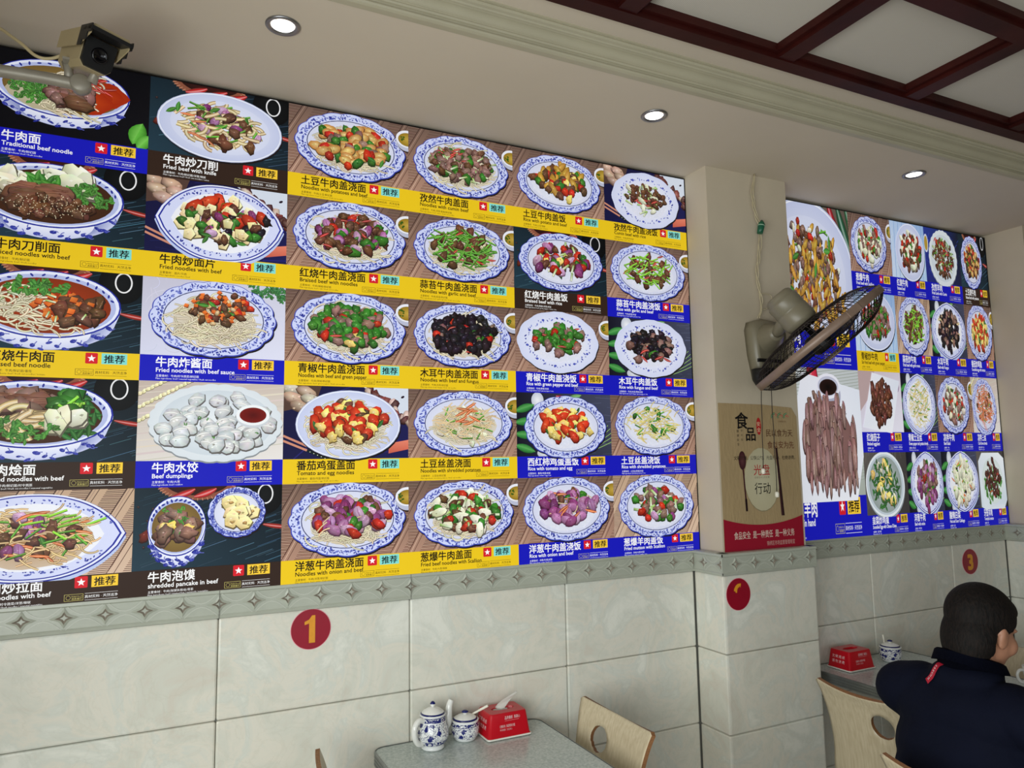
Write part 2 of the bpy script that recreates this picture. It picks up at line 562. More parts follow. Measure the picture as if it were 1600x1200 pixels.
class Print:
    """Collects flat shapes; every shape lies a hair in front of the one before."""

    def __init__(self, clip, sx=1, sy=1, d0=.0004, step=.000003):
        self.v, self.f, self.c, self.clip = [], [], [], clip
        self.sx, self.sy, self.d, self.step = sx, sy, d0, step

    def up(self):
        self.d += self.step

    def poly(self, pts, cols, up=True):
        """pts [(x, y)], cols one colour or one per point."""
        if up:
            self.up()
        if not isinstance(cols, list):
            cols = [cols] * len(pts)
        P = [(*p, *c) for p, c in zip(pts, cols)]
        x0, x1, y0, y1 = self.clip
        if not all(x0 <= p[0] <= x1 and y0 <= p[1] <= y1 for p in P):
            for ax, lim, s in ((0, x0, 1), (0, x1, -1), (1, y0, 1), (1, y1, -1)):
                out = []
                for i, p in enumerate(P):
                    q = P[i - 1]
                    ip, iq = (p[ax] - lim) * s >= 0, (q[ax] - lim) * s >= 0
                    if ip != iq:
                        t = (lim - q[ax]) / (p[ax] - q[ax])
                        out.append(tuple(a + (b - a) * t for a, b in zip(q, p)))
                    if ip:
                        out.append(p)
                P = out
                if len(P) < 3:
                    return
        n = len(self.v)
        for p in P:
            self.v.append((p[0] * self.sx, -self.d, p[1] * self.sy))
            self.c.append(p[2:5])
        self.f.append(tuple(range(n, n + len(P))))

    def fan(self, ctr, ring, cc, rc):
        self.up()
        if not isinstance(rc, list):
            rc = [rc] * len(ring)
        for i in range(len(ring)):
            j = (i + 1) % len(ring)
            self.poly([ctr, ring[i], ring[j]], [cc, rc[i], rc[j]], False)

    def band(self, A, B, ca, cb):
        """Strip between two point rows."""
        self.up()
        for i in range(len(A) - 1):
            self.poly([A[i], A[i + 1], B[i + 1], B[i]], [ca, ca, cb, cb], False)

    def ell(self, cx, cy, rx, ry, col, cc=None, n=36, a0=0, wob=0, k=0):
        R = []
        for i in range(n):
            a = 2 * PI * i / n
            q = 1 + wob * math.cos(k * a)
            x, y = rx * q * math.cos(a), ry * q * math.sin(a)
            R.append((cx + x * math.cos(a0) - y * math.sin(a0), cy + x * math.sin(a0) + y * math.cos(a0)))
        self.fan((cx, cy), R, cc or col, col)
        return R

    def ring(self, cx, cy, rx, ry, w_, col, n=40, wob=0, k=0):
        A, B = [], []
        for i in range(n + 1):
            a = 2 * PI * i / n
            q = 1 + wob * math.cos(k * a)
            A.append((cx + rx * q * math.cos(a), cy + ry * q * math.sin(a)))
            B.append((cx + (rx * q - w_) * math.cos(a), cy + (ry * q - w_) * math.sin(a)))
        self.band(A, B, col, col)

    def line(self, x0, y0, x1, y1, w_, col, c2=None):
        L = math.hypot(x1 - x0, y1 - y0) or 1
        nx, ny = -(y1 - y0) / L * w_ / 2, (x1 - x0) / L * w_ / 2
        c2 = c2 or col
        self.poly([(x0 - nx, y0 - ny), (x1 - nx, y1 - ny), (x1 + nx, y1 + ny), (x0 + nx, y0 + ny)], [col, c2, c2, col])

    def strand(self, x, y, L, w_, a, curv, col, dark=.62, n=7, taper=False):
        pts, ang = [], a - curv / 2
        px, py = x, y
        for i in range(n + 1):
            pts.append((px, py, ang))
            px += math.cos(ang) * L / n
            py += math.sin(ang) * L / n * .75
            ang += curv / n
        for ww, cc in ((w_ * 1.55, mixc((70, 55, 40), col, dark)), (w_, col), (w_ * .4, mixc(col, (255, 255, 250), .45))):
            A, B = [], []
            for i, (p, q, g) in enumerate(pts):
                h = ww / 2 * (math.sin(PI * (i + .6) / (n + 1.2)) if taper else 1)
                A.append((p - math.sin(g) * h, q + math.cos(g) * h))
                B.append((p + math.sin(g) * h, q - math.cos(g) * h))
            self.band(A, B, cc, cc)

    def blob(self, x, y, r, asp, a, col, hl=None, n=10, rough=.3, shade=.5, edge=None):
        R = [1 + random.uniform(-rough, rough) for _ in range(n)]
        ca, sa = math.cos(a), math.sin(a)

        def ring(s, dx=0, dy=0):
            o = []
            for i in range(n):
                t = 2 * PI * i / n
                p, q = R[i] * r * asp * math.cos(t) * s, R[i] * r * math.sin(t) * s
                o.append((x + dx + p * ca - q * sa, y + dy + p * sa + q * ca))
            return o
        self.up()
        self.poly(ring(1.1, r * .05, -r * .16), mixc((18, 10, 8), col, .4), False)
        rc = [jit(edge or mixc((30, 18, 12), col, shade + .45 * (.5 + .5 * math.sin(2 * PI * i / n + a + .6))), .08) for i in range(n)]
        self.fan((x + r * U(-.4, .2), y + r * U(.05, .4)), ring(1), jit(mixc(col, hl or (255, 250, 235), .45 if hl else .3), .08), rc)
        for _ in range(3):
            px_, py_ = x + r * U(-.6, .6) * asp, y + r * U(-.6, .6)
            k_ = r * U(.12, .3)
            self.poly([(px_ - k_, py_), (px_ + k_ * .3, py_ - k_ * .6), (px_ + k_, py_ + k_ * .4), (px_, py_ + k_ * .7)], jit(mixc(col, hl or (240, 225, 200), U(0, .7)) if _ else mixc(col, (20, 10, 8), .3), .12))
        if hl:
            self.poly([(x + p, y + q) for p, q in ((-r * .3, r * .28), (-r * .08, r * .2), (r * .12, r * .32), (-r * .08, r * .4))], mixc(hl, (255, 255, 255), .2))

    def leaf(self, x, y, L, w_, a, col):
        ca, sa = math.cos(a), math.sin(a)
        top, bot, mid = [], [], []
        for i in range(7):
            t = i / 6
            h = w_ / 2 * math.sin(PI * t) ** .8
            for arr, s in ((top, h), (bot, -h), (mid, 0)):
                arr.append((x + (t - .5) * L * ca - s * sa, y + (t - .5) * L * sa + s * ca))
        self.band(top, mid, mixc(col, (20, 50, 15), .25), mixc(col, (190, 225, 150), .35))
        self.band(mid, bot, mixc(col, (190, 225, 150), .2), mixc(col, (15, 40, 10), .4))

    def letters(self, s, x, y, size, col, bold=.012, width=None, right=False, center=False, res=2, maxw=None, rot=0.0):
        V, T, w_ = glyphs(s, res)
        k = size if width is None else width / max(w_, 1e-6)
        if maxw and w_ * k > maxw:
            k = maxw / w_
        ox = -w_ * k if right else (-w_ * k / 2 if center else 0)
        self.up()
        cr, sr = math.cos(rot), math.sin(rot)
        for dx, dy in (((0, 0), (1, 0), (0, 1), (1, 1)) if bold and res > 1 else ((0, 0),)):
            n = len(self.v)
            self.up()
            dx, dy = (dx - .5) * bold * size * 1.6, (dy - .5) * bold * size * 1.6
            for a, b in V:
                p, q = a * k + ox + dx, b * size + dy
                self.v.append(((x + p * cr - q * sr) * self.sx, -self.d, (y + p * sr + q * cr) * self.sy))
                self.c.append(col)
            self.f += [tuple(i + n for i in t) for t in T]
        return w_ * k

    def build(self, name, m, parent=None, loc=(0, 0, 0)):
        me = bpy.data.meshes.new(name)
        me.from_pydata(self.v, [], self.f)
        me.materials.append(m)
        at = me.color_attributes.new('ink', 'FLOAT_COLOR', 'POINT')
        buf = []
        lut = {}
        for c in self.c:
            if c not in lut:
                lut[c] = (*lin(c), 1.0)
            buf.extend(lut[c])
        at.data.foreach_set('color', buf)
        o = bpy.data.objects.new(name, me)
        C.objects.link(o)
        o.location = loc
        if parent:
            o.parent = parent
        return o


U = random.uniform
BLUE, LAV, INKB = (72, 88, 200), (226, 230, 252), (34, 42, 140)

# ---- food pieces: each draws one piece at (x, y) with size factor s
def F_beef(P, x, y, s, c=(96, 60, 42), hl=(156, 112, 86)):
    a = U(0, PI)
    P.blob(x, y, .0105 * s, U(1.1, 1.7), a, jit(c, .2), jit(hl, .12), 11, .26)
    for _ in range(3):
        dx, dy = U(-.008, .008) * s, U(-.005, .005) * s
        P.line(x + dx, y + dy, x + dx + .007 * s * math.cos(a), y + dy + .007 * s * math.sin(a), .0013 * s, jit(mixc(c, (190, 150, 120), U(0, .8)), .1))


def F_pork(P, x, y, s):
    F_beef(P, x, y, s, (140, 104, 94), (196, 164, 152))


def F_slice(P, x, y, s, c=(128, 86, 66)):
    a = U(-.5, .5)
    P.blob(x, y, .017 * s, 1.9, a, jit(c, .1), jit(mixc(c, (230, 190, 170), .35), .05), 14, .12)
    for k in range(7):
        q = (k - 3) * .004 * s
        P.line(x - .022 * s, y + q, x + .02 * s, y + q + U(-.004, .004) * s, .001 * s, jit(mixc(c, (70, 35, 25), U(.1, .6)), .1))


def F_pepper(P, x, y, s, c=(44, 118, 34), hl=(126, 182, 92)):
    P.blob(x, y, .011 * s, U(1.0, 1.7), U(0, PI), jit(c, .2), jit(hl, .15), 8, .24)


def F_red(P, x, y, s):
    P.blob(x, y, .0105 * s, U(1.0, 1.7), U(0, PI), jit((196, 36, 24), .15), jit((240, 104, 72), .1), 7, .2)


def F_redstrip(P, x, y, s):
    P.strand(x - .012 * s, y, .032 * s, .0048 * s, U(-.9, .9), U(-1, 1), jit((190, 30, 22), .15), .5, 5, True)


def F_onion(P, x, y, s):
    a = U(0, 2 * PI)
    c = random.choice(((150, 62, 128), (188, 120, 176), (214, 170, 208), (122, 42, 100)))
    P.blob(x, y, .0125 * s, U(1.2, 1.7), a, jit(c, .1), jit(mixc(c, (255, 240, 255), .5), .05), 10, .1)
    for k in (-1, 0, 1):
        P.line(x - .012 * s * math.cos(a), y - .012 * s * math.sin(a) + k * .004 * s, x + .012 * s * math.cos(a), y + .012 * s * math.sin(a) + k * .0025 * s, .0009 * s, mixc(c, (90, 20, 70), .5))


def F_whiteonion(P, x, y, s):
    P.blob(x, y, .011 * s, U(1.3, 2.2), U(0, PI), jit((222, 222, 192), .06), (248, 248, 232), 9, .16, .75)


def F_scal(P, x, y, s):
    a = U(0, PI)
    L = .019 * s
    c1, c2 = jit((228, 234, 206), .04), jit((138, 178, 74), .15)
    dx, dy = math.cos(a) * L, math.sin(a) * L * .7
    P.line(x - dx - .0006, y - dy - .001, x + dx, y + dy - .001, .0078 * s, (60, 64, 36))
    P.line(x - dx, y - dy, x + dx, y + dy, .0066 * s, c1, c2)
    P.line(x - dx * .9, y - dy * .9 + .0012 * s, x + dx * .9, y + dy * .9 + .0012 * s, .0018 * s, (248, 250, 234), mixc(c2, (230, 245, 190), .5))


def F_stick(P, x, y, s, c=(66, 142, 36)):
    a = U(-.9, 1.3)
    L = .022 * s
    dx, dy = math.cos(a) * L, math.sin(a) * L * .8
    c = jit(c, .25)
    P.line(x - dx, y - dy - .0008, x + dx, y + dy - .0008, .0058 * s, (20, 44, 14))
    P.line(x - dx, y - dy, x + dx, y + dy, .0046 * s, c, mixc(c, (170, 210, 90), .25))
    P.line(x - dx, y - dy + .0008 * s, x + dx, y + dy + .0008 * s, .0014 * s, mixc(c, (210, 240, 150), .5))


def F_lime(P, x, y, s):
    F_stick(P, x, y, s, (122, 196, 44))


def F_potato(P, x, y, s):
    c = jit((222, 188, 112), .08)
    P.blob(x, y, .0125 * s, U(1.3, 1.7), U(-.6, .6), c, jit((246, 226, 160), .04), 13, .08, .9, (186, 124, 58))


def F_wedge(P, x, y, s):
    c = jit((216, 168, 62), .14)
    P.blob(x, y, .0095 * s, U(1.8, 3.0), U(.5, 2.4), c, jit((246, 216, 120), .06), 8, .12, .7, mixc(c, (140, 80, 30), .5))


def F_carrot(P, x, y, s):
    a = U(0, PI)
    r = .0082 * s
    q = [(x + r * math.cos(a + k * PI / 2), y + r * .85 * math.sin(a + k * PI / 2)) for k in range(4)]
    P.poly([(p[0] + .0008, p[1] - .0022 * s) for p in q], (110, 36, 10))
    c = jit((226, 104, 38), .1)
    P.poly(q, [mixc(c, (250, 170, 90), .5), c, mixc(c, (150, 50, 15), .35), c])


def F_carrotstrip(P, x, y, s):
    P.strand(x - .014 * s, y, .036 * s, .0046 * s, U(-.8, .9), U(-.6, .6), jit((226, 108, 44), .12), .5, 5, True)


def F_egg(P, x, y, s):
    P.blob(x, y, .0125 * s, U(1.0, 1.6), U(0, PI), jit((240, 204, 104), .08), (252, 240, 190), 12, .3, .75)


def F_tomato(P, x, y, s):
    P.blob(x, y, .0125 * s, U(1.2, 1.9), U(0, PI), jit((212, 48, 24), .12), jit((246, 126, 84), .1), 9, .12)


def F_fungus(P, x, y, s):
    P.blob(x, y, .0115 * s, U(1.0, 1.6), U(0, PI), jit((26, 22, 28), .2), jit((84, 76, 88), .2), 12, .34, .3)


def F_cil(P, x, y, s, c=(58, 128, 44)):
    for _ in range(5):
        P.leaf(x + U(-.008, .008) * s, y + U(-.006, .006) * s, U(.009, .014) * s, U(.005, .008) * s, U(0, 2 * PI), jit(c, .3))


def F_leaf(P, x, y, s):
    P.leaf(x, y, .034 * s, .013 * s, U(0, PI), jit((52, 124, 40), .25))


def F_darkleaf(P, x, y, s):
    P.leaf(x, y, .03 * s, .011 * s, U(0, 2 * PI), jit((24, 84, 34), .3))


def F_shred(P, x, y, s, c=(232, 214, 118)):
    P.strand(x - .016 * s, y, .042 * s, .0024 * s, U(-1.2, 1.2), U(-1.2, 1.2), jit(c, .1), .6, 6)


def F_paleshred(P, x, y, s):
    F_shred(P, x, y, s, (226, 196, 140))


def F_carrotshred(P, x, y, s):
    F_shred(P, x, y, s, (222, 104, 42))


def F_noodle(P, x, y, s, c=(224, 212, 176)):
    L = U(.035, .07) * s
    P.strand(x - L * .38, y, L, .0036 * s, U(-.8, .8), U(-3.4, 3.4), jit(c, .1), .42, 9)


def F_thick(P, x, y, s):
    P.strand(x - .019 * s, y, U(.03, .05) * s, .0072 * s, U(-1, 1), U(-2, 2), jit((222, 196, 142), .08), .5, 8)


def F_tan(P, x, y, s):
    F_noodle(P, x, y, s, (222, 184, 120))


def F_square(P, x, y, s):
    P.blob(x, y, .0165 * s, U(1.0, 1.3), U(0, PI), jit((238, 218, 158), .06), (250, 240, 206), 5, .14, .85)


def F_dump(P, x, y, s):
    P.blob(x, y, .0185 * s, U(1.15, 1.5), U(-.7, .7), jit((224, 226, 224), .03), (250, 251, 250), 14, .1, .85, (184, 190, 192))
    P.strand(x - .02 * s, y + .002, .04 * s, .0042 * s, U(-.4, .4), -1.1, (236, 238, 236), .75, 6, True)


def F_bread(P, x, y, s):
    P.blob(x, y, .019 * s, 1.15, U(0, PI), jit((240, 216, 150), .04), (252, 238, 200), 6, .16, .85)
    P.blob(x + U(-.006, .006), y + U(-.006, .006), .004 * s, 1.4, 0, (204, 150, 74), None, 7)


def F_nut(P, x, y, s):
    P.blob(x, y, .0052 * s, 1.5, U(0, PI), (232, 196, 138), (250, 232, 196), 9, .05)


def F_grain(P, x, y, s):
    a = U(0, PI)
    P.ell(x, y, .0036 * s, .0016 * s, jit((214, 216, 232), .05), (248, 248, 254), 6, a)


def F_sesame(P, x, y, s):
    P.ell(x, y, .0017 * s, .0011 * s, (240, 226, 190), None, 5, U(0, PI))


def F_oil(P, x, y, s):
    P.ell(x, y, .05 * s, .03 * s, (168, 44, 16), (196, 70, 24), 18, 0, .08, 5)


def F_broth(P, x, y, s):
    P.ell(x, y, .05 * s, .03 * s, (186, 176, 146), (206, 198, 172), 18, 0, .08, 4)


def F_U2(P, x, y, s):
    P.ell(x, y + .012, .05, .034, (206, 212, 218))
    P.ell(x, y + .018, .05, .032, (240, 244, 246))
    P.ell(x, y + .018, .04, .024, (120, 24, 18), (84, 14, 12))


def F_eggplant(P, x, y, s):
    P.blob(x, y, .013 * s, U(1.3, 2.0), U(0, PI), jit((96, 54, 40), .2), jit((196, 130, 110), .1), 10, .24, .4)


def F_rib(P, x, y, s):
    c = jit((150, 112, 108), .08)
    P.blob(x, y, .0115 * s, U(2.6, 3.4), PI / 2 + U(-.08, .08), c, (200, 170, 164), 12, .14, .5)
    for _ in range(6):
        q = U(-.007, .007) * s
        P.line(x + q, y - U(.01, .03) * s, x + q, y + U(.0, .03) * s, .0012 * s, jit(mixc(c, (226, 196, 190), U(0, .8)), .08))


def F_dark(P, x, y, s):
    F_beef(P, x, y, s, (70, 36, 32), (140, 92, 82))


KIND = {k[2:]: v for k, v in list(globals().items()) if k.startswith('F_') and callable(v)}


BULK = 'beef pork pepper red onion whiteonion scal potato wedge egg tomato fungus stick lime redstrip carrot'.split()


def scatter(P, spec, cx, cy, rx, ry):
    """spec: 'name count [scale [ox oy fx fy]]' entries joined with commas. Pieces of one line are mixed, those higher up lie behind."""
    items = []
    for ent in spec.split(','):
        e = ent.split()
        if not e:
            continue
        if e[0] == '|':
            continue
        n, s = int(e[1]), float(e[2]) if len(e) > 2 else 1
        if e[0] in BULK:
            n, s = (int(n * 2.1), s * 1.04) if len(e) <= 3 and s <= 1.45 else (int(n * 1.25), s)
        ox, oy, fx, fy = [float(q) for q in e[3:7]] if len(e) > 6 else (0, .08, .76, .72)
        if fx < .8 and ent.count(' ') < 4:
            fx, fy = fx * 1.15, fy * 1.12
        elif .6 <= fx < .8:
            fx, fy = fx * 1.15, fy * 1.15
        for k in range(n):
            rad = math.sqrt((k + .5) / n) * U(.85, 1.05)
            a = k * 2.39996 + U(-.4, .4) + len(items)
            items.append((cx + (ox + fx * rad * math.cos(a)) * rx, cy + (oy + fy * rad * math.sin(a)) * ry, e[0], s))
    items.sort(key=lambda t: -t[1] + U(-.012, .012))
    for x, y, k, s in items:
        KIND[k](P, x, y, s)


def scallop(cx, cy, rx, ry, n=96, amp=.022, k=16, q=0):
    R = []
    for i in range(n):
        a = 2 * PI * i / n
        s = 1 - amp + amp * abs(math.cos(k * a / 2 + q)) * 1.6
        R.append((cx + rx * s * math.cos(a), cy + ry * s * math.sin(a)))
    return R


def florals(P, cx, cy, rx, ry, r0, r1, n, sz=1.0):
    for i in range(n):
        a = 2 * PI * (i + U(-.4, .4)) / n
        r = U(r0, r1)
        c = mixc(INKB, (150, 164, 232), U(0, .85))
        m = U(.0016, .0036) * sz
        P.ell(cx + rx * r * math.cos(a), cy + ry * r * math.sin(a), m * U(1, 2), m * U(.6, 1), c, None, 6, U(0, PI))


def plate(P, kind, cx, cy, rx, ry):
    """Draws a plate; returns the well ellipse."""
    dark = (30, 24, 26)
    if kind == 'A':                                     # scalloped rim with dense blue pattern
        P.poly(scallop(cx + .003, cy - .005, rx, ry), dark)
        P.fan((cx, cy), scallop(cx, cy, rx, ry), LAV, (52, 66, 178))
        P.fan((cx, cy), scallop(cx, cy + .0012, rx * .982, ry * .978), LAV, (206, 214, 250))
        florals(P, cx, cy, rx, ry, .82, .96, 240)
        florals(P, cx, cy, rx, ry, .82, .88, 70, 1.3)
        P.ring(cx, cy, rx * .80, ry * .78, .0028, (30, 34, 92))
        P.ell(cx, cy, rx * .785, ry * .76, (214, 218, 240), (242, 244, 254))
        return cx, cy, rx * .77, ry * .75
    if kind == 'E':                                     # white plate, scattered blue flower ring
        P.poly(scallop(cx + .003, cy - .006, rx, ry, 60, .02, 12), dark)
        P.fan((cx, cy), scallop(cx, cy, rx, ry, 60, .02, 12), (248, 249, 255), (212, 218, 246))
        florals(P, cx, cy, rx, ry, .72, .82, 70, 1.1)
        for k in range(10):
            a = 2 * PI * (k + .3) / 10
            P.ell(cx + rx * .78 * math.cos(a), cy + ry * .78 * math.sin(a), .006, .0045, (48, 58, 166), (96, 108, 206), 8)
        P.ell(cx, cy, rx * .68, ry * .66, (226, 229, 246), (244, 246, 254))
        return cx, cy, rx * .72, ry * .7
    if kind == 'C':                                     # plain white oval
        P.ell(cx + .003, cy - .006, rx, ry, dark)
        P.ell(cx, cy, rx, ry, (196, 204, 236), (240, 243, 255))
        P.ring(cx, cy, rx * .985, ry * .98, .003, (240, 244, 255))
        P.ell(cx, cy, rx * .8, ry * .78, (214, 220, 244), (236, 240, 252))
        return cx, cy, rx * .82, ry * .8
    if kind == 'S':                                     # white scalloped
        P.poly(scallop(cx, cy - .005, rx, ry, 120, .02, 26), (140, 146, 150))
        P.fan((cx, cy), scallop(cx, cy, rx, ry, 120, .02, 26), (240, 244, 246), (218, 226, 232))
        P.ell(cx, cy, rx * .86, ry * .84, (206, 216, 224), (234, 240, 244))
        return cx, cy, rx * .84, ry * .84
    if kind in 'DV':                                     # pointed leaf-shaped dish, blue lines
        def vesica(k, dy=0):
            top, bot = [], []
            for i in range(25):
                t = -1 + 2 * i / 24
                h = ry * k * (1 - abs(t) ** 2.3) ** .75
                top.append((cx + rx * k * t, cy + h + dy))
                bot.append((cx + rx * k * t, cy - h * 1.02 + dy))
            o = top + bot[::-1]
            return o if kind == 'D' else [(cx + (y - cy - dy) / ry * rx, cy + (x - cx) / rx * ry + dy) for x, y in o]
        for k, c, dy in ((1.0, (188, 202, 240), -.012), (1.0, (36, 44, 150), -.002), (.985, (232, 236, 254), 0), (.95, (40, 50, 160), 0), (.925, (214, 220, 250), 0)):
            P.poly(vesica(k, dy), c)
        for i in range(110):
            t = U(-.9, .9)
            h = ry * (1 - abs(t) ** 2.3) ** .75 * U(.74, .87) * random.choice((1, -1))
            ex_, ey_ = (rx * t * .93, h) if kind == 'D' else (h / ry * rx, ry * t * .93)
            P.ell(cx + ex_, cy + ey_, U(.002, .005), U(.0014, .003), mixc(INKB, (160, 172, 236), U(0, .7)), None, 6, U(0, PI))
        P.poly(vesica(.76), (240, 242, 250))
        return cx, cy, rx * .74, ry * .8
    if kind == 'O':                                     # deep white oval bowl
        P.ell(cx + .002, cy - .008, rx, ry, (150, 160, 168))
        P.ell(cx, cy, rx, ry, (190, 204, 214), (236, 242, 246))
        P.ring(cx, cy, rx, ry, .01, (232, 240, 244))
        P.ell(cx, cy, rx * .84, ry * .86, (150, 162, 160), (190, 200, 196))
        return cx, cy, rx * .84, ry * .86
    if kind == 'Q':                                     # square white plate
        q = .9
        P.poly([(cx - rx, cy - ry * .9), (cx - rx * .7, cy - ry), (cx + rx * .75, cy - ry), (cx + rx, cy - ry * .7), (cx + rx * .96, cy + ry * .8), (cx + rx * .6, cy + ry), (cx - rx * .7, cy + ry), (cx - rx, cy + ry * .7)], [(214, 226, 236), (228, 236, 244), (228, 236, 244), (210, 222, 232), (236, 242, 248), (240, 246, 250), (236, 242, 248), (226, 234, 242)])
        P.ell(cx, cy, rx * .8, ry * .82, (216, 228, 226), (236, 244, 240))
        return cx, cy, rx * .84, ry * .84
    if kind == 'U':                                     # sauce cup
        P.ell(cx, cy - ry * .5, rx, ry, (176, 178, 200))
        P.ell(cx, cy, rx, ry * .72, (238, 238, 250))
        P.ell(cx, cy, rx * .84, ry * .56, (196, 198, 218))
        P.ell(cx, cy - ry * .06, rx * .72, ry * .46, (40, 22, 20), (12, 8, 8))
        return cx, cy, rx, ry
    if kind == 'M':                                     # a dark mass under stacked meat
        P.ell(cx, cy, rx, ry, (128, 94, 90), (140, 104, 100), 24, 0, .05, 5)
        return cx, cy, rx, ry
    if kind == 'T':                                     # tilted oblong white dish
        P.poly([(cx - rx, cy - ry * .8), (cx + rx * .45, cy - ry), (cx + rx, cy + ry * .75), (cx - rx * .4, cy + ry)], [(232, 236, 246), (246, 248, 254), (226, 232, 244), (238, 240, 250)])
        return cx, cy, rx * .7, ry * .8
    return cx, cy, rx, ry


def bowl(P, cx, cy, rx, ry, depth, soup, blue=True):
    """Blue and white bowl seen from above the rim."""
    L, B, B2 = [], [], []
    for i in range(31):
        a = PI + PI * i / 30
        L.append((cx + rx * math.cos(a), cy + ry * math.sin(a)))
        B.append((cx + .93 * rx * math.cos(a), cy - depth * .5 + .92 * ry * math.sin(a)))
        B2.append((cx + .6 * rx * math.cos(a), cy - depth + .55 * ry * math.sin(a)))
    P.band(L, B, (238, 241, 255), (206, 212, 244))
    P.band(B, B2, (206, 212, 244), (140, 150, 200))
    if blue:
        for i in range(22):
            t = .1 + .8 * (i + .5) / 22
            a = PI + PI * t
            q = .45 + .22 * math.sin(i * 2.1)
            x = cx + rx * (.97 - .1 * q) * math.cos(a)
            y = cy + ry * math.sin(a) * (1 - .12 * q) - depth * q * .8
            P.ell(x, y, U(.006, .011), U(.003, .006), mixc(INKB, (90, 100, 200), U(0, .5)), None, 8, U(-.6, .6))
            P.strand(x, y, U(.014, .022), .0016, U(-.5, 2), U(-3, 3), (60, 72, 180), .9, 6)
    P.ell(cx, cy, rx, ry, (40, 50, 160))
    P.ell(cx, cy + .0008, rx * .975, ry * .965, (232, 237, 255))
    P.ell(cx, cy - .001, rx * .93, ry * .9, (180, 190, 232), (214, 220, 246))
    if blue:
        for i in range(16):
            a = .25 + 2.6 * i / 15
            P.ell(cx + rx * .9 * math.cos(a), cy + ry * .86 * math.sin(a), .006, .003, (44, 54, 150), None, 7, U(0, 3))
    P.ell(cx, cy - ry * .04, rx * .86, ry * .82, mixc(soup, (60, 30, 10), .35), soup)


def soupcup(P, x, y, s=1.0):
    """White cup of clear soup cut by the right edge of the picture."""
    P.ell(x + .003, y - .012 * s, .043 * s, .04 * s, (60, 44, 36))
    P.ell(x, y - .008 * s, .042 * s, .038 * s, (188, 192, 214))
    P.ell(x, y, .042 * s, .032 * s, (236, 238, 248))
    P.ell(x + .001, y - .002 * s, .035 * s, .025 * s, (150, 120, 30), (196, 164, 70))
    for _ in range(9):
        P.ell(x - U(.012, .03) * s, y - U(-.01, .014) * s, .004 * s, .003 * s, (58, 92, 24), None, 6)


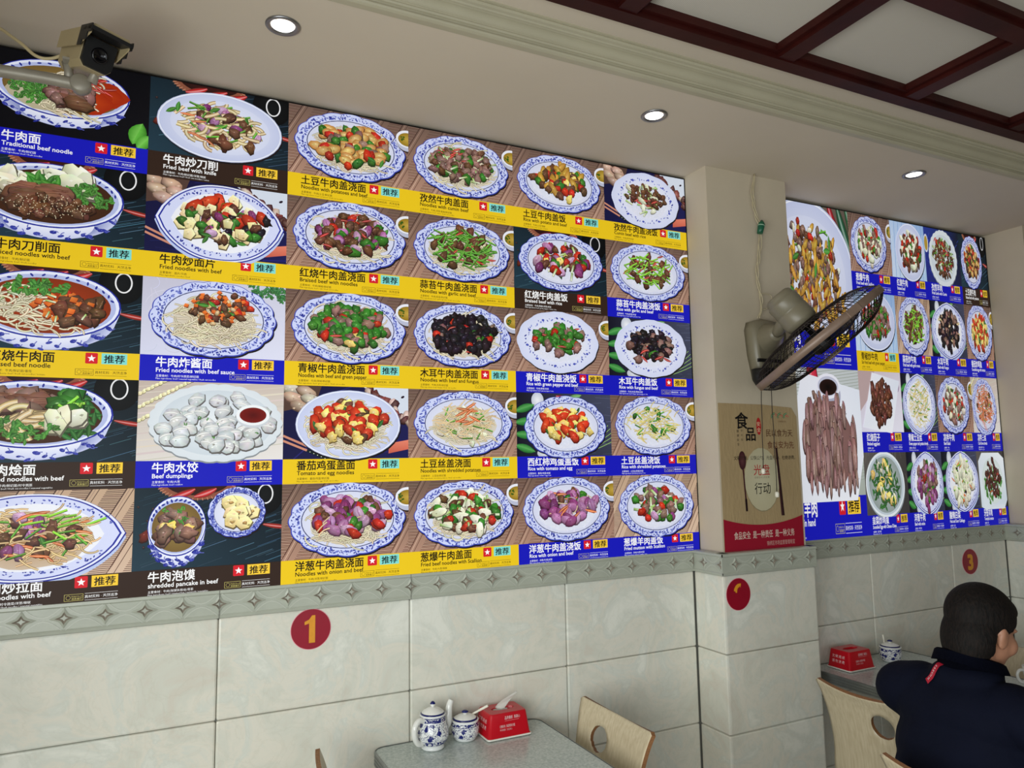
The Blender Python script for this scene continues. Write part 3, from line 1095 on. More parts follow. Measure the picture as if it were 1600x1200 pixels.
def back(P, kind):
    """Picture ground above the caption strip."""
    x0, x1, y0, y1 = P.clip
    def fill(c00, c10, c11, c01):
        P.poly([(x0, y0), (x1, y0), (x1, y1), (x0, y1)], [c00, c10, c11, c01])
    if kind in 'wv':                                   # woven mat
        lo, hi = ((176, 138, 118), (118, 94, 82)) if kind == 'w' else ((214, 186, 162), (196, 166, 138))
        fill(lo, lo, hi, hi)
        n = 46
        for k in range(n):
            y = y0 + (y1 - y0) * (k + .5) / n
            t = (y - y0) / (y1 - y0)
            c = mixc((104, 70, 58), (84, 62, 54), t)
            P.line(x0, y - .002, x1, y + .002, .0019, jit(c, .08))
            if k % 2:
                P.line(x0, y + .0007, x1, y + .0045, .0011, mixc((226, 192, 168), (150, 124, 110), t))
        for b in range(-1, 6):                          # slanting bands with upright ribs
            bx = x0 + b * .088
            for k in range(40):
                t0 = k / 40
                xa = bx + .02 + (y1 - y0) * .55 * t0
                ya = y0 + (y1 - y0) * t0
                c = mixc(lo, hi, t0)
                if k == 0:
                    P.poly([(bx, y0), (bx + .04, y0), (bx + .04 + (y1 - y0) * .55, y1), (bx + (y1 - y0) * .55, y1)], [lo, lo, hi, hi])
                P.line(xa - .02, ya, xa - .012 + .0085, ya + .026, .0017, mixc((96, 62, 52), (74, 54, 48), t0))
                P.line(xa - .001, ya, xa + .0135, ya + .026, .0017, mixc((96, 62, 52), (74, 54, 48), t0))
                P.line(xa - .0105, ya, xa + .004, ya + .026, .0015, mixc((226, 192, 170), (158, 130, 116), t0))
        if kind == 'w':
            soupcup(P, x1 - .004, y1 - .052)
    elif kind == 'k':                                   # dark teal boards, basket, chilli, black cup
        fill((36, 60, 74), (24, 40, 50), (12, 18, 24), (26, 42, 52))
        for _ in range(60):
            x, y = U(x0, x1), U(y0, y1 * .95)
            t = (y - y0) / (y1 - y0)
            L = U(.05, .14)
            P.line(x, y, x + L, y + L * .32, U(.0006, .002), jit(mixc((70, 104, 124), (34, 54, 68), t), .25))
        P.ell(x0 + .17, y1 + .01, .11, .05, (146, 88, 66), (110, 60, 46))
        P.ell(x0 + .17, y1 + .016, .09, .042, (44, 20, 18), (70, 26, 22))
        for k in range(24):
            a = PI + PI * k / 24
            P.line(x0 + .17 + .1 * math.cos(a), y1 + .012 + .046 * math.sin(a), x0 + .17 + .112 * math.cos(a), y1 + .008 + .05 * math.sin(a), .002, (196, 140, 110))
        for k in range(3):
            P.strand(x0 + .1 + .06 * k, y1 - .03, .07, .014, .5, .5, (196, 34, 38), .5, 6, True)
        P.ell(x1 - .055, y1 - .03, .06, .062, (8, 9, 11), (20, 22, 24))
        P.ring(x1 - .05, y1 - .028, .0235, .031, .0042, (236, 236, 238))
        P.strand(x1 - .06, y1 - .12, .09, .01, -.2, .2, (170, 34, 30), .4, 6, True)
        for _ in range(8):
            P.blob(x0 + U(.01, .06), y0 + U(.06, .2), .0035, 1.3, U(0, 3), (40, 30, 30), (120, 96, 90), 7)
        P.blob(x0 + .03, y0 + .1, .012, 1.5, .8, (104, 40, 30), (170, 80, 60))
    elif kind == 'n':                                   # navy cloth, garlic, beans, chopsticks
        fill((24, 24, 66), (30, 30, 84), (30, 28, 74), (20, 20, 58))
        for _ in range(40):
            x, y = U(x0, x1), U(y0, y1)
            P.line(x, y, x + U(.03, .1), y + U(-.03, .05), U(.001, .004), jit((34, 34, 96), .3))
        P.poly([(x0 + .26, y1), (x1, y1), (x1, y1 - .13), (x1 - .05, y1 - .07)], (214, 222, 236))
        for k in range(18):
            t = k / 17
            P.blob(x0 + .27 + .15 * t + U(-.01, .01), y1 - .01 - .1 * t + U(-.014, .014), .013, 1.5, U(0, 3), random.choice(((96, 34, 34), (128, 52, 48), (70, 24, 28), (220, 190, 176))), None, 9, .25)
        P.ell(x1 - .02, y1 - .03, .007, .004, (40, 24, 40), None, 8, .5)
        P.poly([(x0, y1), (x0 + .12, y1), (x0 + .1, y1 - .06), (x0, y1 - .085)], (84, 62, 54))
        for k, (px, py) in enumerate(((.02, .012), (.07, .02), (.03, .04), (.085, .045), (.05, .066))):
            P.blob(x0 + px, y1 - py, .017, 1.9, -.3, random.choice(((212, 168, 146), (222, 206, 186), (196, 158, 132))), (240, 226, 210), 12, .08)
        for k in range(2):
            P.line(x0, y0 + .075 - .016 * k, x0 + .075, y0 + .042 - .014 * k, .007, (206, 140, 116))
            P.line(x0 + .075, y0 + .042 - .014 * k, x0 + .18, y0 - .004 - .014 * k, .0085, (20, 32, 36))
            for q in range(7):
                P.ell(x0 + .085 + .012 * q, y0 + .037 - .0053 * q - .014 * k, .002, .0014, (214, 220, 200), None, 6)
        P.poly([(x1 - .07, y0 + .016), (x1, y0 + .03), (x1, y0 + .062), (x1 - .068, y0 + .05)], [(196, 92, 74), (214, 106, 84), (232, 134, 108), (222, 120, 96)])
    elif kind == 'd':                                   # dark slate with herbs
        fill((22, 22, 34), (56, 60, 80), (70, 74, 96), (22, 22, 36))
        for _ in range(40):
            x, y = U(x0 + .2, x1), U(y0, y1)
            P.line(x, y, x + U(.02, .09), y + U(-.006, .008), U(.0006, .0016), jit((92, 98, 126), .3))
        P.ell(x0 + .09, y1 - .028, .026, .03, (196, 202, 216), (240, 242, 248))
        P.blob(x0 + .075, y1 - .12, .02, 1.3, .6, (196, 96, 184), (236, 170, 226))
        for k in range(4):
            P.leaf(x0 + .035, y0 + .03 + .05 * k, .09, .03, -.3 + .2 * k, (44, 140, 60))
        for k in range(5):
            P.strand(x1 - .16, y0 + .004 * k, .2, .0026, .45 + .08 * k, .25, (110, 160, 76), .4, 7)
        P.ell(x0 + .12, y0 + .012, .035, .02, (190, 196, 206), (232, 234, 240))
        P.strand(x0 + .17, y1 - .01, .06, .012, -.2, .4, (190, 40, 50), .5, 5, True)
        P.leaf(x0 + .25, y1 - .015, .07, .024, .3, (120, 176, 110))
    elif kind == 'b':
        fill((10, 10, 16), (14, 13, 20), (12, 12, 17), (9, 9, 13))
        P.leaf(x1 - .03, y0 + .045, .075, .05, 1.2, (82, 182, 50))
        P.leaf(x1 - .012, y0 + .02, .06, .04, .9, (96, 196, 60))
    elif kind == 'm':                                   # pale marble, herb corner
        fill((214, 216, 238), (222, 224, 244), (206, 206, 224), (198, 196, 214))
        for _ in range(26):
            P.strand(U(x0, x1), U(y0, y1), U(.03, .1), .0012, U(0, 3), U(-2, 2), jit((206, 206, 228), .04), .96, 7)
        for _ in range(30):
            F_cil(P, x1 - U(0, .11), y1 - U(0, .045), 1.2, (40, 110, 60))
    elif kind == 'h':                                   # pale boards and wheat
        fill((222, 216, 210), (232, 228, 224), (206, 192, 180), (196, 180, 168))
        for k in range(14):
            P.line(x0, y0 + .02 * k, x1, y0 + .02 * k + .05, U(.002, .006), jit((214, 204, 194), .05))
        for q in range(3):
            for k in range(16):
                P.blob(x0 + .004 + .011 * k, y0 + .12 + .04 * q + .0065 * k, .0052, 1.6, .5 + .6 * (k % 2), (232, 222, 168), (250, 246, 220), 8, .1, .85)
    elif kind == 'l':                                   # light blue boards
        fill((206, 222, 244), (176, 206, 238), (150, 182, 226), (186, 208, 238))
        for k in range(9):
            x = x0 + PW * k / 9
            P.line(x, y0, x + .012, y1, .004, (120, 158, 214))
            for _ in range(5):
                yy = U(y0, y1 - .06)
                P.line(x + U(.006, .04), yy, x + U(.006, .04), yy + U(.02, .06), .0022, jit((226, 236, 248), .04))
    elif kind == 's':                                   # blue cloth on dark board
        fill((40, 46, 130), (30, 34, 60), (24, 32, 44), (42, 60, 150))
        for _ in range(26):
            x, y = U(x0, x1), U(y0, y1)
            P.line(x, y, x + U(.03, .09), y + U(-.04, .06), U(.001, .004), jit((60, 74, 180), .3))
        P.ell(x0 + .02, y1 - .07, .026, .04, (214, 220, 236))
        P.ell(x0 + .02, y1 - .07, .019, .032, (180, 150, 60))
    elif kind == 'g':                                   # grey cloth
        fill((84, 80, 78), (60, 58, 58), (70, 66, 64), (96, 90, 86))
        for _ in range(70):
            x, y = U(x0, x1), U(y0, y1)
            P.line(x, y, x + U(-.02, .02), y + U(.02, .06), .0014, jit((110, 104, 100), .25))
    elif kind == 'p':                                   # lilac white with orchid
        fill((222, 220, 236), (236, 234, 246), (214, 206, 220), (206, 190, 196))
        P.poly([(x0, y1), (x0 + .16, y1), (x0 + .1, y1 - .1), (x0, y1 - .16)], (188, 164, 164))
        for k in range(6):
            P.leaf(x1 - .06 + U(-.03, .03), y1 - .05 + U(-.04, .03), .05, .026, U(0, 3), (176, 104, 190))
    elif kind == 'y':                                   # peppers and lemon on a brown table
        fill((150, 132, 116), (120, 104, 92), (96, 84, 76), (140, 118, 100))
        P.blob(x0 + .02, y1 - .02, .03, 1.5, 2.2, (214, 160, 40), (246, 210, 90))
        P.blob(x0 + .15, y1 - .03, .02, 1.4, 1.0, (220, 196, 30), (246, 230, 90))
        for k in range(5):
            P.strand(x0 + .22 + .045 * k, y1 + .02, .2, .024, -1.1, .25, ((32, 92, 60), (40, 104, 66), (170, 30, 44), (30, 84, 58), (36, 96, 62))[k], .5, 8, True)
    elif kind == 'r':                                   # pale mat, red pepper
        fill((188, 196, 190), (170, 178, 168), (196, 202, 204), (206, 212, 214))
        for k in range(40):
            P.line(x0, y0 + .006 * k, x1, y0 + .006 * k + .03, .0012, (158, 166, 156))
        P.blob(x0 + .18, y1 - .018, .022, 1.2, 1.2, (196, 30, 60), (236, 110, 120))
        P.ell(x0 + .268, y1 - .072, .052, .05, (150, 152, 172))
        P.ell(x0 + .268, y1 - .055, .052, .034, (236, 236, 250))
        P.ell(x0 + .268, y1 - .05, .043, .027, (190, 192, 214))
        P.ell(x0 + .268, y1 - .054, .037, .022, (36, 20, 18), (14, 8, 8))
        for k in range(14):
            F_cil(P, x0 + .14 + U(-.02, .02), y0 + .1 + U(-.07, .05), 1.3, (50, 110, 50))


BANDS = {'B': ((24, 26, 186), (250, 250, 255), (250, 206, 60)), 'Y': ((238, 200, 30), (26, 20, 14), (132, 222, 214)), 'K': ((52, 36, 28), (250, 250, 250), (250, 206, 60))}


def caption(P, band, cn, en, ing_cn, ing_en):
    bg, fg, tagc = BANDS[band]
    b = BH
    P.poly([(0, 0), (PW, 0), (PW, b), (0, b)], bg)
    n = len(cn)
    P.letters(cn, .0435, b * .585, .0325, fg, .022, min(.0312 * n, .222), res=2)
    P.letters(en, .0445, b * .35, .0184, fg, .018, maxw=.224, res=2)
    P.letters('主要食材：' + ing_cn, .0445, b * .165, .0082, fg, .01, res=1)
    P.letters('Main ingredients: ' + ing_en, .0445, b * .07, .0066, fg, .006, res=1)
    x, s = .2755, .0315
    y = b * .56
    P.poly([(x + .002, y), (x + s - .002, y), (x + s, y + .002), (x + s, y + s - .002), (x + s - .002, y + s), (x + .002, y + s), (x, y + s - .002), (x, y + .002)], (214, 32, 44))
    st = [(x + s / 2 + (.011 if k % 2 == 0 else .0046) * math.sin(k * PI / 5), y + s / 2 - .0005 + (.011 if k % 2 == 0 else .0046) * math.cos(k * PI / 5)) for k in range(10)]
    P.fan((x + s / 2, y + s / 2), st, (255, 255, 255), (255, 255, 255))
    x = .3165
    P.poly([(x, y), (x + .066, y), (x + .066, y + s), (x, y + s)], tagc)
    P.letters('推荐', x + .0065, y + .0055, .0255, (18, 16, 16), .02, .053, res=3)
    lo = b * .13
    g = (200, 190, 110) if band != 'Y' else fg
    for (p, q, r_, t_) in ((.252, lo, .2975, lo), (.252, lo + .0175, .2975, lo + .0175)):
        P.line(p, q, r_, t_, .0009, g)
    for p in (.252, .2975):
        P.line(p, lo, p, lo + .0175, .0009, g)
    P.ring(.2615, lo + .0088, .0058, .0058, .0008, g, 14)
    P.letters('Halal food', .2695, lo + .0098, .0058, g, .01, .0255, res=1)
    P.letters('清真餐厅', .2695, lo + .0025, .0066, g, .012, .0255, res=1)
    P.letters('真材实料 · 天然洁净', .3015, lo + .0055, .0092, fg, .014, .0815, res=1)
    for q in (lo - .0004, lo + .0178):
        P.line(.3015, q, .383, q, .0008, fg)


def panel(parent, loc, sx, sy, bgk, plates, band, cn, en, ing_cn, ing_en, label):
    """menu_panel (ground) > dish_print, caption_print."""
    pic = (0, PW, BH, PH)
    G = Print(pic, sx, sy, .0003)
    back(G, bgk)
    root = G.build('menu_panel', M_film, parent, loc)
    root['label'] = label
    D = Print((0, PW, BH * .88, PH), sx, sy, .0022)
    for kind, cx, cy, rx, ry, spec in plates:
        cx, cy, rx, ry = cx * PW, BH + cy * (PH - BH), rx * PW, ry * (PH - BH)
        if kind.startswith('bowl'):
            soup = {'bowlr': (176, 60, 24), 'bowlb': (70, 44, 30), 'bowlg': (150, 128, 70)}[kind]
            bowl(D, cx, cy, rx, ry, ry * .8, soup)
            well = cx, cy - ry * .04, rx * .86, ry * .82
        else:
            well = plate(D, kind, cx, cy, rx, ry)
        bed = None if kind.startswith('bowl') else ('noodle' in spec and (196, 178, 136)) or ('tan' in spec and (176, 132, 74)) or ('grain' in spec and (214, 218, 236))
        if bed:
            D.ell(well[0], well[1] - well[3] * .08, well[2] * .86, well[3] * .82, mixc(bed, (236, 238, 248), .5), bed, 30, 0, .03, 7)
        for line in spec.split('|'):
            scatter(D, line, *well)
    D.build('dish_print', M_film, root)
    K = Print((-1, 2, -1, 2), sx, sy, .0018)
    caption(K, band, cn, en, ing_cn, ing_en)
    K.build('caption_print', M_film, root)
    return root


NO = 'noodle 130 1 0 0 .88 .88,'
NOF = NO + 'noodle 50 1 0 -.5 .72 .34|'
RI = 'grain 420 1.15 0 -.12 .9 .84|'
A1 = ('A', .51, .5, .46, .5)
A2 = ('A', .5, .5, .45, .48)
E1 = ('E', .46, .48, .43, .46)
MENU = [
    # column, row, ground, plates, strip, Chinese, English, ingredients
    (0, 0, 'b', [('bowlg', .45, .6, .42, .36, 'broth 3 1.6 -.2 -.2 .3 .3|oil 4 1.3 .52 .05 .24 .4|noodle 50 1.2 .1 .5 .5 .35|noodle 34 1 .1 -.75 .5 .18,redstrip 12 1.2 .45 .45 .4 .3|cil 60 1.15 -.5 -.05 .38 .62|pork 16 1.5 .12 -.1 .4 .42,slice 4 1.2 .1 -.25 .35 .3,redstrip 4 1 .1 .2 .3 .3')], 'B', '牛肉面', 'Traditional beef noodle', '牛肉/鲜切面', 'beef / fresh noodles'),
    (0, 1, 'k', [('bowlb', .41, .56, .45, .4, 'whiteonion 12 2.0 -.5 .35 .4 .4,whiteonion 7 2.3 .2 .68 .4 .2|leaf 22 1.1 -.1 .5 .3 .3,cil 26 1.5 .55 .2 .34 .5|slice 9 1.5 -.15 -.05 .5 .3|beef 16 1.3 .05 -.4 .6 .3|sesame 130 1 0 -.35 .6 .4')], 'Y', '牛肉刀削面', 'Sliced noodles with beef', '牛肉/鲜切面', 'beef / fresh noodles'),
    (0, 2, 'k', [('bowlr', .42, .55, .45, .41, 'red 10 1 .1 0 .8 .7|noodle 66 1.2 -.4 -.05 .42 .62,noodle 22 1 .1 -.7 .5 .2|beef 14 1.5 .5 -.1 .4 .5,carrot 22 1.5 .25 0 .5 .5|cil 20 1.6 -.15 .62 .5 .25,scal 6 .7 0 0 .7 .6')], 'Y', '红烧牛肉面', 'Braised beef noodle', '牛肉/鲜切面/番茄', 'beef / fresh cut noodles / tomato'),
    (0, 3, 'k', [('bowlb', .38, .56, .47, .4, 'darkleaf 60 1.3 .55 0 .4 .8|pork 10 2 -.3 .55 .55 .3,slice 5 1.5 -.3 .5 .4 .3|thick 30 1.6 -.05 -.15 .4 .4|pepper 6 2.2 .45 .45 .2 .3,lime 6 1.6 .5 .3 .2 .2|cil 22 1.6 -.2 -.5 .6 .3,whiteonion 4 2 .45 -.15 .3 .15')], 'K', '牛肉烩面', 'Stewed noodles with beef', '牛肉/鲜切面/时令蔬菜', 'beef / fresh cut noodles / seasonal vegetables'),
    (0, 4, 'v', [('D', .4, .47, .56, .5, 'tan 120 1 0 0 .95 .8|tan 40 1 0 0 .9 .75,beef 14 1.3 -.1 0 .8 .6,carrotstrip 20 1.3 0 .1 .9 .7,stick 16 1.1 .0 0 .85 .75,onion 8 1.1 -.3 .1 .8 .6,lime 10 1.2 .4 .3 .5 .5,leaf 4 1 .4 -.1 .4 .4')], 'K', '牛肉炒拉面', 'Fried noodles with beef', '牛肉/时令蔬菜/洋葱/辣椒', 'beef / fresh noodles / seasonal vegetables'),
    (1, 0, 'k', [('C', .5, .46, .45, .47, 'thick 80 1 0 0 .85 .8|thick 44 1.1 0 .05 .8 .75,beef 9 1.5 .1 -.1 .7 .6,stick 14 1.2 0 .1 .8 .7,onion 9 1 0 .1 .7 .6,carrotstrip 6 1.2 -.5 -.1 .4 .6,leaf 9 1.1 -.2 .3 .7 .5')], 'K', '牛肉炒刀削', 'Fried beef with knife', '牛肉/鲜切面/洋葱/辣椒', 'beef / fresh cut noodles / onion'),
    (1, 1, 'n', [('D', .52, .47, .46, .52, 'square 26 1.1 0 0 .85 .85|square 18 1.05 0 0 .8 .8,beef 12 1.2 0 .1 .8 .7,tomato 7 1.4 .1 .4 .7 .5,pepper 10 1.2 0 0 .9 .8,onion 6 1 .1 .1 .8 .6,leaf 8 1 0 -.2 .9 .6,fungus 6 1.2 .5 0 .5 .6')], 'Y', '牛肉炒面片', 'Fried noodles with beef', '面片/牛肉', 'noodles / beef'),
    (1, 2, 'm', [('A', .49, .5, .44, .5, 'noodle 150 1 0 -.08 .9 .85|noodle 60 1 0 -.5 .75 .35|carrot 46 1.0 .05 .38 .6 .5,beef 24 .9 .1 .4 .6 .5,nut 12 1.2 0 .3 .5 .5,red 8 1 .2 .4 .6 .4,leaf 5 1 0 .4 .4 .4')], 'B', '牛肉炸酱面', 'Fried noodles with beef sauce', '牛肉/时令蔬菜/鲜切面', 'beef / seasonal vegetables / fresh cut noodles'),
    (1, 3, 'h', [('S', .53, .48, .46, .5, 'dump 40 1.0 0 0 1.0 .98|dump 14 1.05 0 -.45 .8 .4,cil 9 .5 0 -.2 .8 .7|U2 1')], 'B', '牛肉水饺', 'Beef dumplings', '牛肉/大葱', 'beef / scallion'),
    (1, 4, 'k', [('A', .68, .66, .2, .32, 'bread 12 1.1 0 0 .6 .7'), ('bowlg', .28, .52, .19, .37, 'slice 4 1.0 0 0 .6 .6,pork 8 1.5 0 .1 .6 .7|cil 9 .9 0 .2 .6 .6,egg 3 .9 0 0 .6 .6,pork 5 1.6 0 -.1 .7 .6')], 'K', '牛肉泡馍', 'shredded pancake in beef', '牛肉/泡馍饼/粉丝/青菜', 'beef / steamed bun / vermicelli / vegetables'),
    (2, 0, 'w', [(*A1, NOF + 'potato 20 1.2,red 7 1.3,pepper 7 1.25,pork 9 1.4 .15 .1 .6 .5,leaf 3 1 .2 -.3 .6 .4')], 'Y', '土豆牛肉盖浇面', 'Noodles with potatoes and beef', '牛肉/土豆/鲜切面', 'beef / potatoes / fresh cut noodles'),
    (2, 1, 'w', [(*A1, NOF + 'beef 15 1.3,redstrip 10 1.1,pepper 9 1.4 .2 -.05 .6 .55,red 5 1.3 -.2 .4 .5 .4,onion 9 1,leaf 5 1.1')], 'Y', '红烧牛肉盖浇面', 'Braised beef with noodles', '牛肉/辣椒/鲜切面', 'beef / chili / fresh cut noodles'),
    (2, 2, 'w', [(*A1, NOF + 'pepper 34 1.25,pork 14 1.25,redstrip 6 1.2,red 4 1.2,egg 3 1 .1 -.5 .2 .2')], 'Y', '青椒牛肉盖浇面', 'Noodles with beef and green pepper', '牛肉/青椒/鲜切面', 'beef / green pepper / fresh cut noodles'),
    (2, 3, 'n', [('C', .51, .47, .42, .48, 'noodle 150 1 0 -.05 .95 .9|noodle 50 1 0 -.55 .75 .3|tomato 22 1.35 0 .1 .72 .6,egg 20 1.2 0 .1 .7 .6,darkleaf 8 1.2,beef 4 1.1')], 'Y', '番茄鸡蛋盖面', 'Tomato and egg noodles', '番茄/鸡蛋/鲜切面', 'tomato / egg / fresh cut noodles'),
    (2, 4, 'w', [(*A1, NOF + 'onion 28 1.3 0 .15 .74 .58,beef 13 1.3 0 .3 .7 .5,red 6 1.35,pepper 5 1.3 .2 .2 .5 .5,paleshred 6 1.2 -.2 -.2 .6 .4')], 'Y', '洋葱牛肉盖浇面', 'Noodles with onion and beef', '牛肉/洋葱/鲜切面', 'beef / onion / fresh cut noodles'),
    (3, 0, 'w', [(*A2, NOF + 'pork 26 1.15,redstrip 10 1.1 -.2 .4 .5 .4,pepper 8 1.1,scal 12 .9,beef 8 1.1')], 'Y', '孜然牛肉盖面', 'Noodles with cumin beef', '牛肉/洋葱/青椒/鲜切面', 'beef / onion / fresh cut noodles'),
    (3, 1, 'w', [(*A2, NOF + 'stick 52 1.15,beef 11 1.25,redstrip 6 1.1')], 'Y', '蒜苔牛肉盖浇面', 'Noodles with garlic and beef', '牛肉/蒜苔/鲜切面', 'beef / garlic sprouts / fresh cut noodles'),
    (3, 2, 'w', [(*A2, NOF + 'fungus 44 1.3,red 5 1.2,pork 5 1.2,pepper 6 1.0 .4 0 .4 .5,redstrip 4 1.1')], 'Y', '木耳牛肉盖浇面', 'Noodles with beef and fungus', '牛肉/木耳/鲜切面', 'beef / fungus / fresh cut noodles'),
    (3, 3, 'w', [(*A2, 'whiteonion 16 .9 0 -.1 .8 .75|' + 'noodle 50 1 0 -.2 .86 .7|paleshred 90 1.1 0 .1 .74 .66,stick 12 .9 0 0 .8 .7|carrotstrip 9 1.5 .05 .3 .4 .4')], 'Y', '土豆丝盖浇面', 'Noodles with shredded potatoes', '土豆丝/鲜切面', 'shredded potatoes / fresh cut noodles'),
    (3, 4, 'w', [(*A2, NOF + 'beef 12 1.25,scal 14 1.15,whiteonion 10 1.3,red 6 1.25,pepper 9 1.25')], 'Y', '葱爆牛肉盖面', 'Fried beef noodles with Scallion', '牛肉/大葱/辣椒', 'beef / scallion / pepper'),
    (4, 0, 'w', [(*A2, RI + 'wedge 16 1.35 0 .25 .66 .52,pepper 10 1.3 0 .15 .68 .5,red 8 1.35 0 .05 .66 .5,beef 10 1.3,egg 4 1')], 'Y', '土豆牛肉盖饭', 'Rice with potato and beef', '牛肉/土豆/辣椒', 'beef / potato / pepper'),
    (4, 1, 'k', [(*A2, RI + 'beef 15 1.3 0 .2 .68 .55,red 8 1.3,pepper 6 1.2 .2 .0 .6 .5,onion 7 1.2,scal 7 1.2,egg 3 1.2 -.2 0 .4 .4')], 'K', '红烧牛肉盖饭', 'Braised beef with rice', '牛肉/青椒/洋葱/米饭', 'beef / green pepper / onion / rice'),
    (4, 2, 'w', [('E', .45, .5, .43, .5, RI + 'pepper 32 1.3 0 .2 .68 .55,pork 9 1.25,redstrip 5 1.2,red 3 1.2,leaf 3 1.2 -.4 0 .4 .4')], 'B', '青椒牛肉盖浇饭', 'Rice with green pepper and beef', '牛肉/青椒/米饭', 'beef / green pepper / rice'),
    (4, 3, 'd', [('A', .51, .46, .43, .5, RI + 'tomato 18 1.3 0 .12 .7 .55,egg 18 1.2 0 .15 .7 .6,darkleaf 5 1,scal 5 .9 .1 -.2 .5 .4')], 'B', '西红柿鸡蛋盖饭', 'Rice with tomato and egg', '番茄/鸡蛋/米饭', 'tomato / egg / rice'),
    (4, 4, 'w', [('A', .5, .5, .45, .5, RI + 'onion 32 1.35 0 .1 .74 .6,beef 9 1.3 -.1 .3 .6 .4,carrotstrip 8 1.5 0 .1 .7 .6,pepper 5 1.2 .1 .4 .5 .3,paleshred 6 1.1')], 'B', '洋葱牛肉盖浇饭', 'Rice with onion and beef', '洋葱/牛肉/米饭', 'onion / beef / rice'),
    (5, 0, 'n', [('E', .5, .47, .41, .5, RI + 'beef 40 .95 0 .22 .68 .5,scal 10 1,redstrip 7 1.3 .0 -.1 .4 .3,whiteonion 4 .9')], 'Y', '孜然牛肉盖浇饭', 'Cumin beef with rice', '牛肉/孜然/米饭', 'beef / cumin / rice'),
    (5, 1, 'w', [('A', .5, .5, .45, .5, RI + 'lime 56 1.15 0 .1 .74 .62,beef 9 1.2,redstrip 8 1.1')], 'B', '蒜苔牛肉盖浇饭', 'Rice with garlic and beef', '牛肉/蒜苔/米饭', 'beef / garlic sprouts / rice'),
    (5, 2, 'd', [('E', .5, .5, .43, .5, RI + 'fungus 38 1.35 0 .18 .72 .56,pork 8 1.4,redstrip 5 1.4,pepper 2 1.4 .1 -.2 .2 .2')], 'B', '木耳牛肉盖饭', 'Rice with fungus and beef', '牛肉/木耳/青椒/米饭', 'beef / fungus / green pepper / rice'),
    (5, 3, 'w', [('A', .5, .5, .45, .5, RI + 'shred 120 1.1 0 .1 .78 .66,pepper 8 1 0 .2 .7 .6,stick 14 1 0 0 .8 .66')], 'B', '土豆丝盖浇饭', 'Rice with shredded potatoes', '土豆丝/青椒/米饭', 'shredded potatoes / rice'),
    (5, 4, 'v', [('A', .5, .48, .44, .52, RI + 'pork 20 1.3 0 .2 .7 .56,scal 12 1.4 0 .15 .7 .6,pepper 8 1.3,red 4 1.3,onion 2 1')], 'B', '葱爆羊肉盖饭', 'Fried mutton with Scallion', '羊肉/大葱/米饭', 'mutton / scallion / rice'),
]
